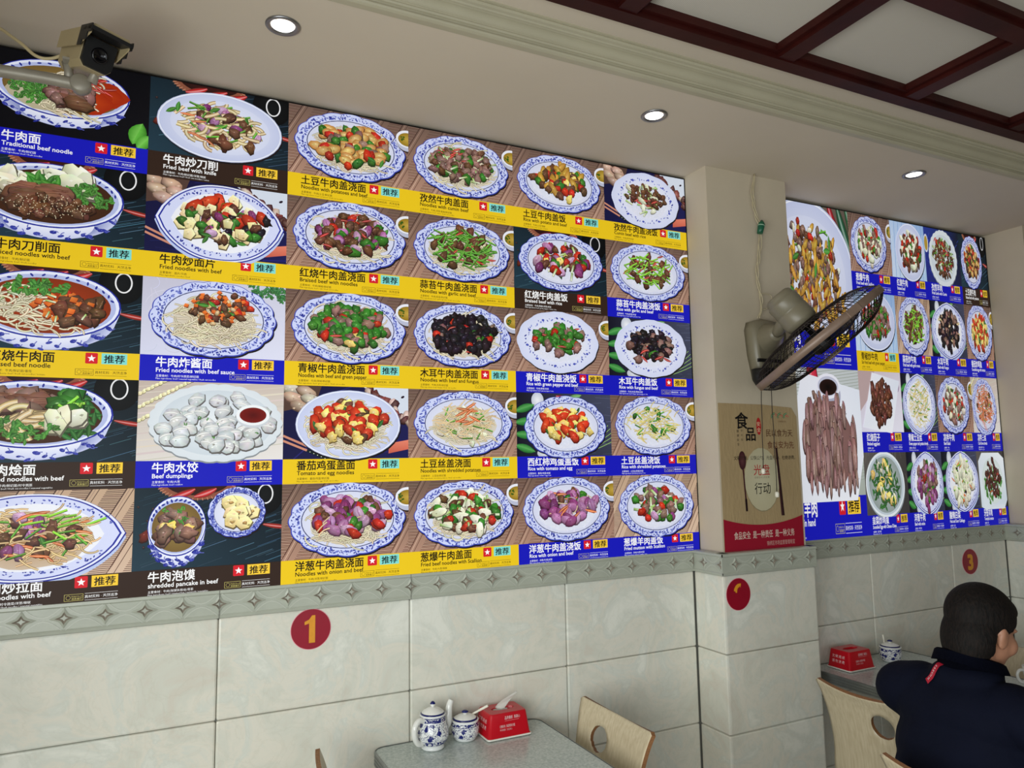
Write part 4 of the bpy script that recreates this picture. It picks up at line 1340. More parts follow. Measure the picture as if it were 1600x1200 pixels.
MENU2 = [
    (1, 0, 'w', [('A', .46, .5, .42, .48, 'pork 22 1.3 0 .1 .8 .75,whiteonion 24 1.3 0 -.1 .85 .8,scal 8 1.3,red 8 1.3,pepper 6 1.2')], 'B', '葱爆牛肉', 'Fried beef with Scallion', '牛肉/大葱', 'beef / scallion'),
    (2, 0, 'l', [('C', .55, .48, .42, .52, 'beef 34 1.3 0 0 .82 .8,red 12 1.3,pepper 9 1.3 .2 -.1 .6 .6,whiteonion 12 1.2')], 'B', '红烧牛肉', 'Braised beef', '牛肉/辣椒', 'beef / chili'),
    (3, 0, 's', [('S', .5, .47, .4, .52, 'beef 60 .95 0 0 .84 .84,scal 14 1.0,redstrip 5 1.2,red 3 1.2,stick 8 1')], 'B', '孜然羊肉', 'Fried Lamb with Cumin', '羊肉/孜然', 'lamb / cumin'),
    (4, 0, 'k', [('A', .42, .48, .38, .5, 'dark 30 1.3 0 0 .84 .8,potato 14 1.1,red 8 1.2,redstrip 6 1.2,pepper 6 1.1')], 'K', '土豆烧牛肉', 'Braised beef with potatoes', '牛肉/土豆', 'beef / potatoes'),
    (1, 1, 'l', [('C', .5, .52, .46, .5, 'pepper 26 1.3 0 0 .8 .75,pork 22 1.3,red 8 1.2,stick 12 1')], 'Y', '青椒炒牛肉', 'Stir fried beef with green pepper', '牛肉/青椒', 'beef / green pepper'),
    (2, 1, 'v', [('A', .5, .5, .44, .52, 'lime 60 1.2 0 0 .84 .82,beef 16 1.4,redstrip 6 1.1')], 'B', '蒜苔炒牛肉', 'Fried beef with garlic moss', '牛肉/蒜苔', 'beef / garlic moss'),
    (3, 1, 'd', [('V', .5, .48, .48, .52, 'fungus 46 1.3 0 0 .8 .9,pork 12 1.4,thick 12 1')], 'B', '木耳牛肉', 'Beef with Fungus', '牛肉/木耳', 'beef / fungus'),
    (4, 1, 'w', [('A', .5, .5, .46, .52, 'tomato 26 1.3 0 0 .84 .8,egg 30 1.2 0 0 .8 .8,pepper 9 1.1,scal 8 1')], 'B', '番茄炒鸡蛋', 'Scrambled egg with tomato', '番茄/鸡蛋', 'tomato / egg'),
    (1, 2, 'p', [('T', .5, .48, .46, .5, 'eggplant 42 1.3 -.05 .05 .8 .9,dark 14 1.3')], 'B', '红烧茄子', 'Braised eggplant', '茄子', 'eggplant'),
    (2, 2, 'd', [('V', .48, .48, .46, .53, 'shred 130 1 0 0 .84 .94,paleshred 30 1.1,stick 12 .8')], 'B', '青椒土豆丝', 'Green pepper and potato shreds', '青椒/土豆', 'green pepper / potato'),
    (3, 2, 'w', [('A', .46, .48, .44, .5, 'pork 30 1.3 0 0 .84 .82,darkleaf 14 1.1,whiteonion 10 1.2,red 8 1.1')], 'B', '凉拌牛肉', 'Beef Salad', '牛肉', 'beef'),
    (4, 2, 'h', [('A', .44, .46, .44, .52, 'carrotshred 220 1.1 0 .05 .74 .76,beef 8 1,paleshred 24 1,stick 6 .8')], 'B', '凉拌三丝', 'Cold three shreds', '胡萝卜/土豆', 'carrot / potato'),
    (1, 3, 'g', [('O', .46, .48, .45, .53, 'darkleaf 110 1.1 0 0 .9 .9,egg 8 1.5,whiteonion 4 1.2')], 'B', '韭菜炒鸡蛋', 'Scrambled Eggs with Chinese Chives', '韭菜/鸡蛋', 'chives / egg'),
    (2, 3, 'd', [('V', .54, .48, .46, .54, 'onion 24 1.3 0 -.1 .8 .9,pork 16 1.4,red 6 1.2 -.4 .1 .4 .4,pepper 8 1')], 'B', '洋葱牛肉', 'Beef with onion', '洋葱/牛肉', 'onion / beef'),
    (3, 3, 'd', [('V', .54, .48, .46, .54, 'whiteonion 44 1.4 0 0 .82 .92,lime 12 1,carrotstrip 6 1.2,fungus 3 .7,carrot 5 1.2 0 -.7 .4 .2')], 'B', '酸辣白菜', 'Hot and Sour Cabbage', '白菜', 'cabbage'),
    (4, 3, 'g', [('Q', .52, .47, .48, .5, 'cil 44 1.7 0 -.2 .9 .75|dark 50 1.1 0 .1 .6 .7,redstrip 4 1')], 'B', '牙签羊肉', 'Toothpick mutton', '羊肉', 'mutton'),
]

M_frame = mat('sign_frame', (26, 25, 24), .4, .6)


def board(name, x0, x1, z0, z1, label):
    t = thing(name, label, 'menu sign', ((x0 + x1) / 2, .02, z0))
    f = bmesh.new()
    ax, bx, h = x0 - t.location.x, x1 - t.location.x, z1 - z0
    box(f, ax, bx, -.018, .024, 0, h)
    obj('sign_case', f, M_frame, t)
    f = bmesh.new()
    e = .004
    box(f, ax - e, bx + e, -.0225, -.012, h, h + e)
    box(f, ax - e, bx + e, -.0225, -.012, -e, 0)
    box(f, ax - e, ax, -.0225, -.012, 0, h)
    box(f, bx, bx + e, -.0225, -.012, 0, h)
    obj('sign_frame', f, M_frame, t)
    return t


STRIP = {'B': 'blue', 'Y': 'yellow', 'K': 'brown'}
BX0, BZ1 = -.464, 2.868
BZ0 = BZ1 - 5 * PH
t1 = board('menu_sign', BX0, BX0 + 6 * PW, BZ0, BZ1, 'wide backlit menu sign with thirty noodle and rice dishes, left of the pilaster')
for c, r, bgk, plates, band, cn, en, ic, ie in MENU:
    loc = (BX0 + c * PW - t1.location.x, -.02, BZ1 - (r + 1) * PH - t1.location.z)
    panel(t1, loc, 1, 1, bgk, plates, band, cn, en, ic, ie, 'panel picturing %s over a %s caption strip' % (en.lower(), STRIP[band]))
XS = [2.49, 3.044, 3.35, 3.62, 3.91, 4.145]
t2 = board('menu_sign', XS[0], XS[-1], BZ0, BZ1 - .002, 'narrower backlit menu sign with tall stir-fry pictures, between two pilasters')
RH = (BZ1 - .002 - BZ0) / 4
for c, r, bgk, plates, band, cn, en, ic, ie in MENU2:
    loc = (XS[c] - t2.location.x, -.02, BZ1 - .002 - (r + 1) * RH - t2.location.z)
    panel(t2, loc, (XS[c + 1] - XS[c]) / PW, RH / PH, bgk, plates, band, cn, en, ic, ie, 'tall panel picturing %s over a %s caption strip' % (en.lower(), STRIP[band]))
BIGA = [('C', .46, .4, .58, .64, 'wedge 90 .72 0 -.1 .9 .95,pork 60 .85 0 -.1 .9 .95,stick 10 .8 0 .2 .7 .7,red 9 .75,whiteonion 12 .5,beef 34 .85 0 -.1 .9 .95|wedge 30 .75 0 -.2 .85 .8,leaf 8 1 0 .2 .7 .6,pork 14 .8 0 -.2 .8 .8')]
BIGB = [('T', .56, .36, .6, .6, ''), ('U', .62, .86, .145, .14, ''), ('M', .6, .4, .3, .34, ''), ('X', .6, .4, .42, .42, 'pork 16 .7 -.3 .75 .3 .2,rib 16 .8 -.05 .55 .6 .18|rib 20 1.0 .0 .12 .78 .2|rib 18 1.0 .05 -.3 .74 .16|rib 22 .55 .05 -.68 .72 .1')]
panel(t2, (XS[0] - t2.location.x, -.02, BZ1 - .002 - 2 * RH - t2.location.z), (XS[1] - XS[0]) / PW, 2 * RH / PH, 'y', BIGA, 'B', '大盘鸡', 'Big plate chicken', '鸡肉/土豆', 'chicken / potato', 'large panel picturing stewed meat with potato wedges on a white plate')
pb = panel(t2, (XS[0] - t2.location.x, -.02, BZ0 - t2.location.z), (XS[1] - XS[0]) / PW, 2 * RH / PH, 'r', BIGB, 'B', '手抓羊肉', 'Mutton in hand', '羊肉', 'mutton', 'large panel picturing stacked mutton ribs beside a white sauce cup')


# ------------------------------------------------------------------ lamps, camera, fan and wiring
M_lens, nt, b = node_mat('lamp_lens')
b.inputs['Emission Color'].default_value = (1, .98, .95, 1)
b.inputs['Emission Strength'].default_value = 4.0
M_lens.cycles.emission_sampling = 'NONE'


def downlight(x, y, label, tilt=0):
    t = thing('ceiling_downlight', label, 'ceiling light', (x, y, ZC), (0, 0, 0), 'recessed ceiling lights')
    bm = bmesh.new()
    lathe(bm, [(.0465, .001), (.0475, -.003), (.045, -.006), (.038, -.006), (.033, -.003), (.031, .001)], 40, 0, False)
    obj('trim_ring', bm, M_alu, t)
    bm = bmesh.new()
    lathe(bm, [(.031, -.0025), (.02, -.0045), (.006, -.005)], 32, 0, True)
    o = obj('lens', bm, M_lens, t)
    l = bpy.data.lights.new('downlight_beam', 'SPOT')
    l.energy, l.spot_size, l.spot_blend, l.shadow_soft_size, l.color = 5, 1.6, .8, .03, (1, .96, .9)
    lo = bpy.data.objects.new('downlight_beam', l)
    C.objects.link(lo)
    lo.parent = t
    lo.location = (0, 0, -.012)
    return t


downlight(.283, -.422, 'recessed ceiling spotlight above the second column of the wide menu sign')
downlight(1.562, -.413, 'recessed ceiling spotlight just before the pilaster, above the rice dishes')
downlight(2.937, -.435, 'recessed ceiling spotlight above the narrower menu sign beyond the pilaster')

# bullet security camera on its arm
M_beige = mat('camera_housing', (178, 161, 122), .5, var=.05, scale=10)
M_grey = mat('bracket_paint', (150, 144, 130), .45, .2, var=.08, scale=20)
ax = Vector((.40, -.86, -.30)).normalized()
cc = Vector((-.182, -.37, 2.704))
up = (Vector((.10, 0, 1)) - ax * Vector((.10, 0, 1)).dot(ax)).normalized()
sd = ax.cross(up)
MC = Matrix(((ax.x, sd.x, up.x, cc.x), (ax.y, sd.y, up.y, cc.y), (ax.z, sd.z, up.z, cc.z), (0, 0, 0, 1)))
t = thing('security_camera', 'beige bullet security camera on a grey arm in front of the beef noodle soup panel', 'security camera', (-.75, -.34, 2.6))
INV = Matrix.Translation(t.location).inverted()


def oct_prism(bm, pr, x0, x1, M, mi=0):
    a = [bm.verts.new(M @ Vector((x0, p, q))) for p, q in pr]
    b_ = [bm.verts.new(M @ Vector((x1, p, q))) for p, q in pr]
    n = len(pr)
    for i in range(n):
        bm.faces.new((a[i], a[(i + 1) % n], b_[(i + 1) % n], b_[i])).material_index = mi
    bm.faces.new(a[::-1]).material_index = mi
    bm.faces.new(b_).material_index = mi


MCI = INV @ MC
bm = bmesh.new()
oct_prism(bm, [(-.038, -.028), (-.026, -.042), (.026, -.042), (.038, -.028), (.038, .034), (-.038, .034)], -.09, .055, MCI)
obj('housing', bm, M_beige, t)
bm = bmesh.new()
oct_prism(bm, [(-.036, -.027), (-.025, -.04), (.025, -.04), (.036, -.027), (.036, .033), (-.036, .033)], .055, .066, MCI)
fp = obj('front_plate', bm, M_black, t)
bm = bmesh.new()
tt = bmesh.new()
lathe(tt, [(.019, 0), (.019, .006), (.016, .008), (.012, .004), (.002, .003)], 28, 0, False)
merge(bm, tt, MCI @ Matrix.Translation((.066, 0, -.004)) @ Matrix.Rotation(PI / 2, 4, 'Y'))
obj('lens', bm, mat('lens_glass', (8, 8, 12), .08), fp, True)
bm = bmesh.new()                                   # sun shield: roof with side flaps and a visor
for s in (-1, 1):
    q = [(-.1, .046 * s, .006), (.052, .046 * s, .002), (.112, .046 * s, .03), (.112, .046 * s, .048), (-.1, .046 * s, .048)]
    va = [bm.verts.new(MCI @ Vector(p)) for p in q]
    vb = [bm.verts.new(MCI @ Vector((p[0], p[1] - .003 * s, p[2]))) for p in q]
    bm.faces.new(va)
    bm.faces.new(vb[::-1])
    for i in range(5):
        bm.faces.new((va[i], va[(i + 1) % 5], vb[(i + 1) % 5], vb[i]))
oct_prism(bm, [(-.046, .046), (.046, .046), (.04, .054), (-.04, .054)], -.1, .112, MCI)
obj('sun_shield', bm, [M_beige], t)
bm = bmesh.new()
for s in (-1, 1):
    oct_prism(bm, [(.0465 * s, .0), (.049 * s, .0), (.049 * s, .05), (.0465 * s, .05)], .05, .075, MCI)
    oct_prism(bm, [(.0465 * s, .012), (.049 * s, .012), (.049 * s, .05), (.0465 * s, .05)], .075, .1, MCI)
    oct_prism(bm, [(.0465 * s, .03), (.049 * s, .03), (.049 * s, .05), (.0465 * s, .05)], .1, .122, MCI)
oct_prism(bm, [(-.049, .036), (.049, .036), (.049, .045), (-.049, .045)], .066, .124, MCI)
obj('visor', bm, M_black, t)
bm = bmesh.new()
tube(bm, spline([INV @ Vector(p) for p in ((-.75, -.33, 2.622), (-.5, -.335, 2.632), (-.3, -.34, 2.638), (-.205, -.345, 2.634))], 6), [.016] * 6 + [.0155] * 6 + [.015] * 7, 14)
obj('arm', bm, M_grey, t)
bm = bmesh.new()
tt = bmesh.new()
lathe(tt, [(.002, -.016), (.021, -.016), (.024, -.012), (.024, .012), (.021, .016), (.002, .016)], 24, 0, True)
merge(bm, tt, INV @ Matrix.Translation((-.2, -.348, 2.634)) @ Matrix.Rotation(PI / 2, 4, 'X'))
jo = obj('arm_joint', bm, M_grey, t, True)
bm = bmesh.new()
for p0, p1 in (((-.226, -.338, 2.645), (-.232, -.338, 2.692)), ((-.176, -.356, 2.64), (-.16, -.372, 2.686))):
    a, b_ = INV @ Vector(p0), INV @ Vector(p1)
    tube(bm, [a, (a + b_) / 2, b_], [.013, .010, .014], 8)
box(bm, -.22 + .75 - .02, -.14 + .75, -.362 + .34 - .012, -.362 + .34 + .012, .082, .088)
obj('bracket', bm, M_grey, t)
bm = bmesh.new()
tube(bm, spline([INV @ Vector(p) for p in ((-.62, -.10, 2.872), (-.45, -.16, 2.85), (-.36, -.24, 2.775), (-.31, -.28, 2.722), (-.275, -.285, 2.72), (-.235, -.29, 2.742), (-.205, -.292, 2.748))], 7), .0042, 8)
obj('cable', bm, mat('cable_jacket', (200, 184, 140), .5, var=.05), t)
bm = bmesh.new()
box(bm, -.1, -.03, -.05, .07, -.05, .09)
obj('wall_plate', bm, M_grey, t)

# wall fan
M_fan = mat('fan_plastic', (124, 117, 97), .38, var=.06, scale=9, bump=.03)
M_cage = mat('fan_wire', (36, 28, 24), .35, .5, var=.1, scale=50)
M_rim = mat('fan_rim', (128, 107, 92), .4, .1, var=.12, scale=25)
FC = Vector((2.225, -.49, 2.098))
dv = Vector((2.225, 1.928, .443)).normalized()
mj = Vector((.674, -.4045, .618))                   # the long way across the cage
mj = (mj - dv * mj.dot(dv)).normalized()
fn = mj.cross(dv).normalized()
if fn.z > 0:
    fn = -fn                                         # blows down and to the right
FB = Vector((2.30, -.136, 1.955))
t = thing('wall_fan', 'beige wall fan with a dark wire cage, mounted on the pilaster above the poster', 'fan', FB)
INV = Matrix.Translation(FB).inverted()
ex, ey, ez = dv, fn.cross(dv), fn
MF = INV @ Matrix(((ex.x, ey.x, ez.x, FC.x), (ex.y, ey.y, ez.y, FC.y), (ex.z, ey.z, ez.z, FC.z), (0, 0, 0, 1)))
RF = .277


def cage(bm, sgn, depth, rings, spokes):
    def zz(r):
        return sgn * (.01 + depth * (1 - (min(r, RF) / RF) ** 5))
    for r in rings:
        tube(bm, [MF @ Vector((r * math.cos(a), r * math.sin(a), zz(r))) for a in [2 * PI * k / 48 for k in range(48)]], .0012, 5, closed=True)
    for k in range(spokes):
        a = 2 * PI * k / spokes
        tw = .12 * sgn
        tube(bm, [MF @ Vector((r * math.cos(a + tw * r / RF), r * math.sin(a + tw * r / RF), zz(r))) for r in [.05, .1, .15, .19, .22, .24, .255, .265, .272, RF]], .0013, 5)


bm = bmesh.new()
cage(bm, -1, .062, (.07, .13, .19, .235, .262), 76)
tt = bmesh.new()
lathe(tt, [(.06, -.06), (.075, -.068), (.075, -.076), (.05, -.08)], 36, 0, False)
merge(bm, tt, MF)
obj('rear_grille', bm, M_cage, t)
bm = bmesh.new()
cage(bm, 1, .066, (.06, .12, .18, .23, .262), 76)
fg = obj('front_grille', bm, M_cage, t)
bm = bmesh.new()
lathe(bm, [(.002, .086), (.05, .085), (.056, .08), (.054, .072), (.002, .072)], 36, 0, False)
for v in bm.verts:
    v.co = MF @ v.co
obj('grille_badge', bm, M_rim, fg, True)
bm = bmesh.new()
lathe(bm, [(RF - .004, -.015), (RF + .004, -.0145), (RF + .005, 0), (RF + .004, .0145), (RF - .004, .015), (RF - .006, 0), (RF - .004, -.015)], 72, 0, False)
for v in bm.verts:
    v.co = MF @ v.co
obj('grille_rim', bm, M_rim, t, True)
bm = bmesh.new()
box(bm, -.03, .03, -.008, .008, -.014, .014, 0, .003)
for v in bm.verts:
    v.co = MF @ (Matrix.Rotation(-2.12, 4, 'Z') @ (v.co + Vector((0, 0, 0))) + Vector((RF * math.cos(-2.12 + PI / 2) * -1, RF * math.sin(-2.12 + PI / 2) * -1, 0)))
obj('rim_clip', bm, M_rim, t)
M_blade = mat('fan_blade', (46, 50, 88), .25, var=.05)
for k in range(3):
    bm = bmesh.new()
    g = []
    for i in range(9):
        r = .045 + .2 * i / 8
        wd = (.35 + .75 * math.sin(PI * (i + 1.2) / 11)) * .62
        row = []
        for j in range(7):
            a = 2 * PI * k / 3 + (j / 6 - .5) * wd * 1.6 + .25 * i / 8
            row.append(bm.verts.new(MF @ Vector((r * math.cos(a), r * math.sin(a), (j / 6 - .5) * .05 + .012))))
        g.append(row)
    for i in range(8):
        for j in range(6):
            bm.faces.new((g[i][j], g[i][j + 1], g[i + 1][j + 1], g[i + 1][j])).smooth = True
    bmesh.ops.solidify(bm, geom=bm.faces[:], thickness=.003)
    obj('blade', bm, M_blade, t)
bm = bmesh.new()
lathe(bm, [(.002, .05), (.03, .05), (.044, .04), (.046, -.02), (.03, -.03), (.012, -.03), (.012, -.09), (.002, -.09)], 28, 0, False)
for v in bm.verts:
    v.co = MF @ v.co
obj('hub', bm, M_black, t, True)
bm = bmesh.new()                                   # motor housing: ribbed barrel behind the cage
lathe(bm, [(.002, -.225), (.042, -.225), (.052, -.219), (.056, -.208), (.056, -.2), (.061, -.197), (.062, -.19), (.062, -.15), (.06, -.147), (.062, -.144), (.064, -.1), (.06, -.08), (.002, -.08)], 44, 0, False)
for v in bm.verts:
    v.co = MF @ v.co
obj('motor_housing', bm, M_fan, t, True)
mot = MF @ Vector((0, 0, -.15))
base_mid = Vector((.0, -.04, .2))
bm = bmesh.new()                                   # neck: fat curved horn from base to pivot under the motor
piv = Vector((2.232, -.285, 2.158)) - FB
tube(bm, spline([(-.005, -.0, .2), (-.02, -.05, .2), (-.044, -.1, .202), piv], 6), [.08 - .051 * (k / 18) ** 1.1 for k in range(19)], 24)
nk = obj('neck', bm, M_fan, t, True)
bm = bmesh.new()
d_ = (mot - piv).normalized()
tube(bm, [piv - d_ * .015, piv + d_ * .02, mot], [.018, .022, .026], 14)
obj('tilt_joint', bm, M_fan, nk, True)
bm = bmesh.new()
tt = bmesh.new()
lathe(tt, [(.001, .036), (.008, .036), (.009, .03)], 12, 0, False)
for s in (1,):
    merge(bm, tt, Matrix.Translation(piv + Vector((-.006, -.012, .006))) @ Matrix.Rotation(PI / 2, 4, 'X') @ Matrix.Translation((0, 0, -.02)))
obj('tilt_screw', bm, M_black, nk)
bm = bmesh.new()                                   # base shell hugging the pilaster
out = [(-.10, .235), (-.088, .27), (-.03, .285), (.07, .275), (.098, .25), (.102, .1), (.094, .03), (.07, .005), (-.03, -.005), (-.068, .03), (-.09, .13)]
rings = []
for s, d in ((1, .0), (1, -.03), (.93, -.045), (.8, -.056)):
    rings.append([bm.verts.new((x * s, d + 0, .13 + (z - .13) * s)) for x, z in out])
n = len(out)
for A, B in zip(rings[:-1], rings[1:]):
    for i in range(n):
        bm.faces.new((A[i], A[(i + 1) % n], B[(i + 1) % n], B[i])).smooth = True
bm.faces.new(rings[-1])
bm.faces.new(rings[0][::-1])
obj('base', bm, M_fan, t)
bm = bmesh.new()
box(bm, -.084, .06, -.0595, -.05, .098, .112, 0, .001)
obj('label_strip', bm, M_black, t)
bm = bmesh.new()                                   # dark switch cap under the base
tt = bmesh.new()
lathe(tt, [(.075, .075), (.07, .03), (.05, .008), (.02, 0), (.002, 0)], 28, 0, False)
merge(bm, tt, Matrix.Translation((-.07, -.064, -.008)) @ Matrix.Diagonal((.62, .6, 1.0, 1)))
bmesh.ops.holes_fill(bm, edges=bm.edges[:])
obj('switch_cap', bm, M_black, t, True)
M_cord = mat('dark_cord', (34, 26, 22), .7, var=.1, scale=90)
M_bead = mat('ivory_plastic', (226, 222, 206), .35, var=.04)
for (x0, x1, z0, z1) in ((2.215, 2.208, 1.985, 1.617), (2.268, 2.276, 1.985, 1.522)):
    bm = bmesh.new()
    pts = [(x0 + (x1 - x0) * k / 8 + .0012 * math.sin(k * 2.1) - FB.x, -.066 + .006 * k / 8, z0 + (z1 - z0) * k / 8 - FB.z) for k in range(9)]
    tube(bm, pts, .0016, 7)
    pc = obj('pull_cord', bm, M_cord, t)
    bm = bmesh.new()
    tt = bmesh.new()
    lathe(tt, [(.003, .011), (.0072, .009), (.0085, .002), (.008, -.008), (.0055, -.012), (.001, -.012)], 18, 0, True)
    merge(bm, tt, Matrix.Translation(Vector(pts[-1]) - Vector((0, 0, .01))))
    obj('cord_bead', bm, M_bead, pc, True)

# twisted supply wires from the ceiling to the fan, green tape round the joint
t = thing('power_cord', 'twisted pale wires with a green taped joint running from the ceiling to the fan', 'wire', (2.28, -.145, 2.88))
M_wire = mat('pale_wire', (190, 178, 146), .5, var=.08, scale=40)
path = [(2.29, 2.879), (2.275, 2.80), (2.278, 2.74), (2.29, 2.69), (2.31, 2.645), (2.298, 2.57), (2.288, 2.5), (2.276, 2.45), (2.282, 2.385), (2.292, 2.335), (2.287, 2.29), (2.272, 2.245)]
for s in (0, 1, 2):
    pts = []
    for k, (x, z) in enumerate(path):
        ph = k * 1.9 + s * 2.1
        am = .0075 if s < 2 else .013 * math.sin(PI * min(1, k / 9))
        pts.append((x - 2.28 + am * math.sin(ph), -.006 - .004 * math.cos(ph), z - 2.88))
    bm = bmesh.new()
    tube(bm, spline(pts, 6), .0022, 7)
    obj('wire', bm, M_wire, t)
bm = bmesh.new()
tube(bm, spline([(.006, -.006, -.53), (.03, -.008, -.526), (.062, -.01, -.53), (.068, -.01, -.55), (.05, -.01, -.578), (.028, -.008, -.594), (.008, -.006, -.59)], 6), .002, 7)
tube(bm, spline([(.062, -.01, -.53), (.074, -.008, -.543), (.082, -.006, -.563)], 5), .002, 7)
obj('loose_wire_loop', bm, M_wire, t)
bm = bmesh.new()
tube(bm, [(.034, -.012, -.205), (.03, -.012, -.222), (.024, -.012, -.245), (.018, -.012, -.264)], [.004, .015, .0135, .012], 12)
tp = obj('joint_tape', bm, mat('green_tape', (20, 92, 66), .35, var=.15, scale=50), t)
bm = bmesh.new()
tube(bm, [(.0285, -.012, -.228), (.0275, -.012, -.232)], .0156, 12)
obj('tape_band', bm, mat('pale_tape', (150, 186, 160), .4), tp)

# ------------------------------------------------------------------ poster and number stickers
YP = -.1375
px0, px1, pz0, pz1 = 2.04, 2.472, 1.281, 1.884
t = thing('food_safety_poster', 'crinkled tan paper poster with a plate, spoon and chopsticks on the pilaster under the fan', 'poster', ((px0 + px1) / 2, YP, pz0))
W_, H_ = px1 - px0, pz1 - pz0
bm = bmesh.new()
out = [(0, .0), (W_, -.003), (W_ + .002, .25), (W_ - .001, H_ - .05), (W_ - .028, H_ - .012), (W_ * .55, H_ - .002), (0, H_)]
va = [bm.verts.new((x - W_ / 2, 0, z)) for x, z in out]
vb = [bm.verts.new((v.co.x, .0008, v.co.z)) for v in va]
bm.faces.new(va)
bm.faces.new(vb[::-1])
for i in range(len(va)):
    bm.faces.new((va[i], vb[i], vb[(i + 1) % len(va)], va[(i + 1) % len(va)]))
M_paper = mat('poster_paper', (166, 143, 104), .65, var=.05, scale=5, stretch=(3, 1, 1), bump=.5, bscale=26)
obj('sheet', bm, M_paper, t)
P = Print((0, W_, 0, H_), 1, 1, .0012)
arc = [(k / 20 * W_, .108 + .03 * (2 * (k / 20) - 1) ** 2) for k in range(21)]
P.poly([(0, 0.001)] + [(W_, 0)] + arc[::-1], (150, 22, 44))
P.letters('食品安全  是一种责任  是一种义务', W_ * .12, .058, .032, (214, 190, 176), .012, W_ * .76)
P.letters('锦绣区市场监督管理局宣', W_ * .52, .024, .02, (196, 160, 150), .006, W_ * .36, res=1)
P.ell(W_ * .5, .29, .096, .13, (140, 130, 100), (176, 166, 132), 40)
P.fan((W_ * .5, .292), scallop(W_ * .5, .292, .095, .128, 80, .008, 22), (196, 190, 160), (186, 178, 146))
P.letters('光盘', W_ * .5, .312, .048, (176, 26, 40), .004, .088, center=True)
P.letters('拒 绝 舌 尖 上 的 浪 费', W_ * .5, .296, .009, (110, 96, 76), .004, .08, center=True, res=1)
P.letters('行动', W_ * .5, .236, .05, (24, 20, 20), .004, .086, center=True)
P.ell(W_ * .262, .37, .0195, .038, (58, 26, 30), (96, 56, 58), 24)
P.line(W_ * .268, .335, W_ * .29, .165, .0075, (66, 30, 34))
P.line(W_ * .285, .215, W_ * .29, .165, .0105, (34, 16, 18))
P.line(W_ * .70, .42, W_ * .735, .14, .0085, (64, 36, 38))
P.line(W_ * .705, .42, W_ * .755, .14, .0085, (44, 24, 26))
P.letters('食', W_ * .2, .505, .072, (18, 16, 16), .016, res=3)
P.letters('品', W_ * .325, .455, .06, (18, 16, 16), .02, res=3)
P.ell(W_ * .49, .51, .013, .036, (176, 40, 40), None, 20)
P.letters('安', W_ * .468, .512, .02, (226, 196, 160), .006)
P.letters('全', W_ * .468, .488, .02, (226, 196, 160), .006)
for k, s in enumerate('关乎大众'):
    P.letters(s, W_ * .26, .505 - .018 * k, .011, (96, 84, 66), .004, res=1)
for k, s in enumerate('健康安全'):
    P.letters(s, W_ * .21, .485 - .018 * k, .012, (80, 70, 56), .006, res=1)
P.letters('民以食为天', W_ * .58, .47, .033, (96, 62, 44), .002, .15)
P.letters('食以安为先', W_ * .59, .42, .033, (110, 66, 46), .002, .15)
P.letters('文明就餐，公筷公勺，光盘行动，杜绝浪费。', W_ * .16, .355 + .018, .018, (40, 34, 28), .012, .34, res=1)
for k in range(3):
    P.strand(W_ * .71 + .028 * k, .566, .03, .0035, -.6, 1.3, (182, 84, 60), .9, 7)
    P.strand(W_ * .67 + .034 * k, .545, .036, .005, .9, -2.0, (70, 120, 70), .9, 7)
P.letters('文明餐桌行动', W_ * .74, .528, .008, (140, 110, 80), 0, res=1)
P.build('poster_print', M_ink, t, (-W_ / 2, 0, 0))

M_sticker = mat('sticker_red', (146, 0, 34), .35, var=.06, scale=20)
M_stedge = mat('sticker_edge', (226, 150, 160), .5)
M_num = mat('sticker_gold', (222, 150, 34), .45, var=.06, scale=60)


def sticker(loc, rx, rz, s, label, rag=False):
    t = thing('table_number_sticker', label, 'sticker', loc, (0, 0, 0), 'round red table numbers')
    bm = bmesh.new()
    for r, d, mi in ((1.03, .0004, 1), (1.0, .0008, 0)):
        va = [bm.verts.new((rx * r * math.cos(2 * PI * k / 48), -d, rz * r * math.sin(2 * PI * k / 48))) for k in range(48)]
        vb = [bm.verts.new((v.co.x, 0.0005, v.co.z)) for v in va]
        bm.faces.new(va).material_index = mi
        for k in range(48):
            bm.faces.new((va[k], vb[k], vb[(k + 1) % 48], va[(k + 1) % 48])).material_index = mi
    obj('disc', bm, [M_sticker, M_stedge], t)
    bm = bmesh.new()
    if rag:                                          # only the top hook of the numeral is left
        q = [(-.021, .012), (-.02, .022), (-.012, .033), (0, .04), (.015, .041), (.0155, .036), (.012, .024), (.009, .031), (.006, .027), (-.002, .022), (-.005, .014), (-.005, .007), (-.012, .006), (-.016, .014)]
        bm.faces.new([bm.verts.new((x - .002, -.0014, z)) for x, z in q])
    elif s == '1':
        q = [(-.02, .014), (-.02, .024), (-.006, .03), (.003, .042), (.013, .042), (.013, -.042), (-.006, -.042), (-.006, .018)]
        bm.faces.new([bm.verts.new((x, -.0014, z)) for x, z in q])
    else:
        text_bm(bm, s, 0, -.0435 if s == '1' else -.038, .118 if s == '1' else .104, facing(0, -.0014, 0), .075, center=True)
    obj('numeral', bm, M_num, t)
    return t


sticker((.463, .0035, 1.144), .0612, .0612, '1', 'round red sticker with gold number 1 on the tiles below the wide sign')
sticker((2.073, -.1665, 1.131), .0605, .0605, '', 'round red sticker with a mostly peeled gold numeral on the pilaster', True)
sticker((3.793, .0035, 1.114), .0625, .0625, '3', 'round red sticker with gold number 3 on the tiles behind the seated person')


# ------------------------------------------------------------------ tables, chairs, table things
def grainy(name, c1, c2, scale, rough, stretch=(1, 1, 1), bump=.03):
    return mat(name, c1, rough, var=0, scale=scale, col2=c2, stretch=stretch, bump=bump, bscale=scale)


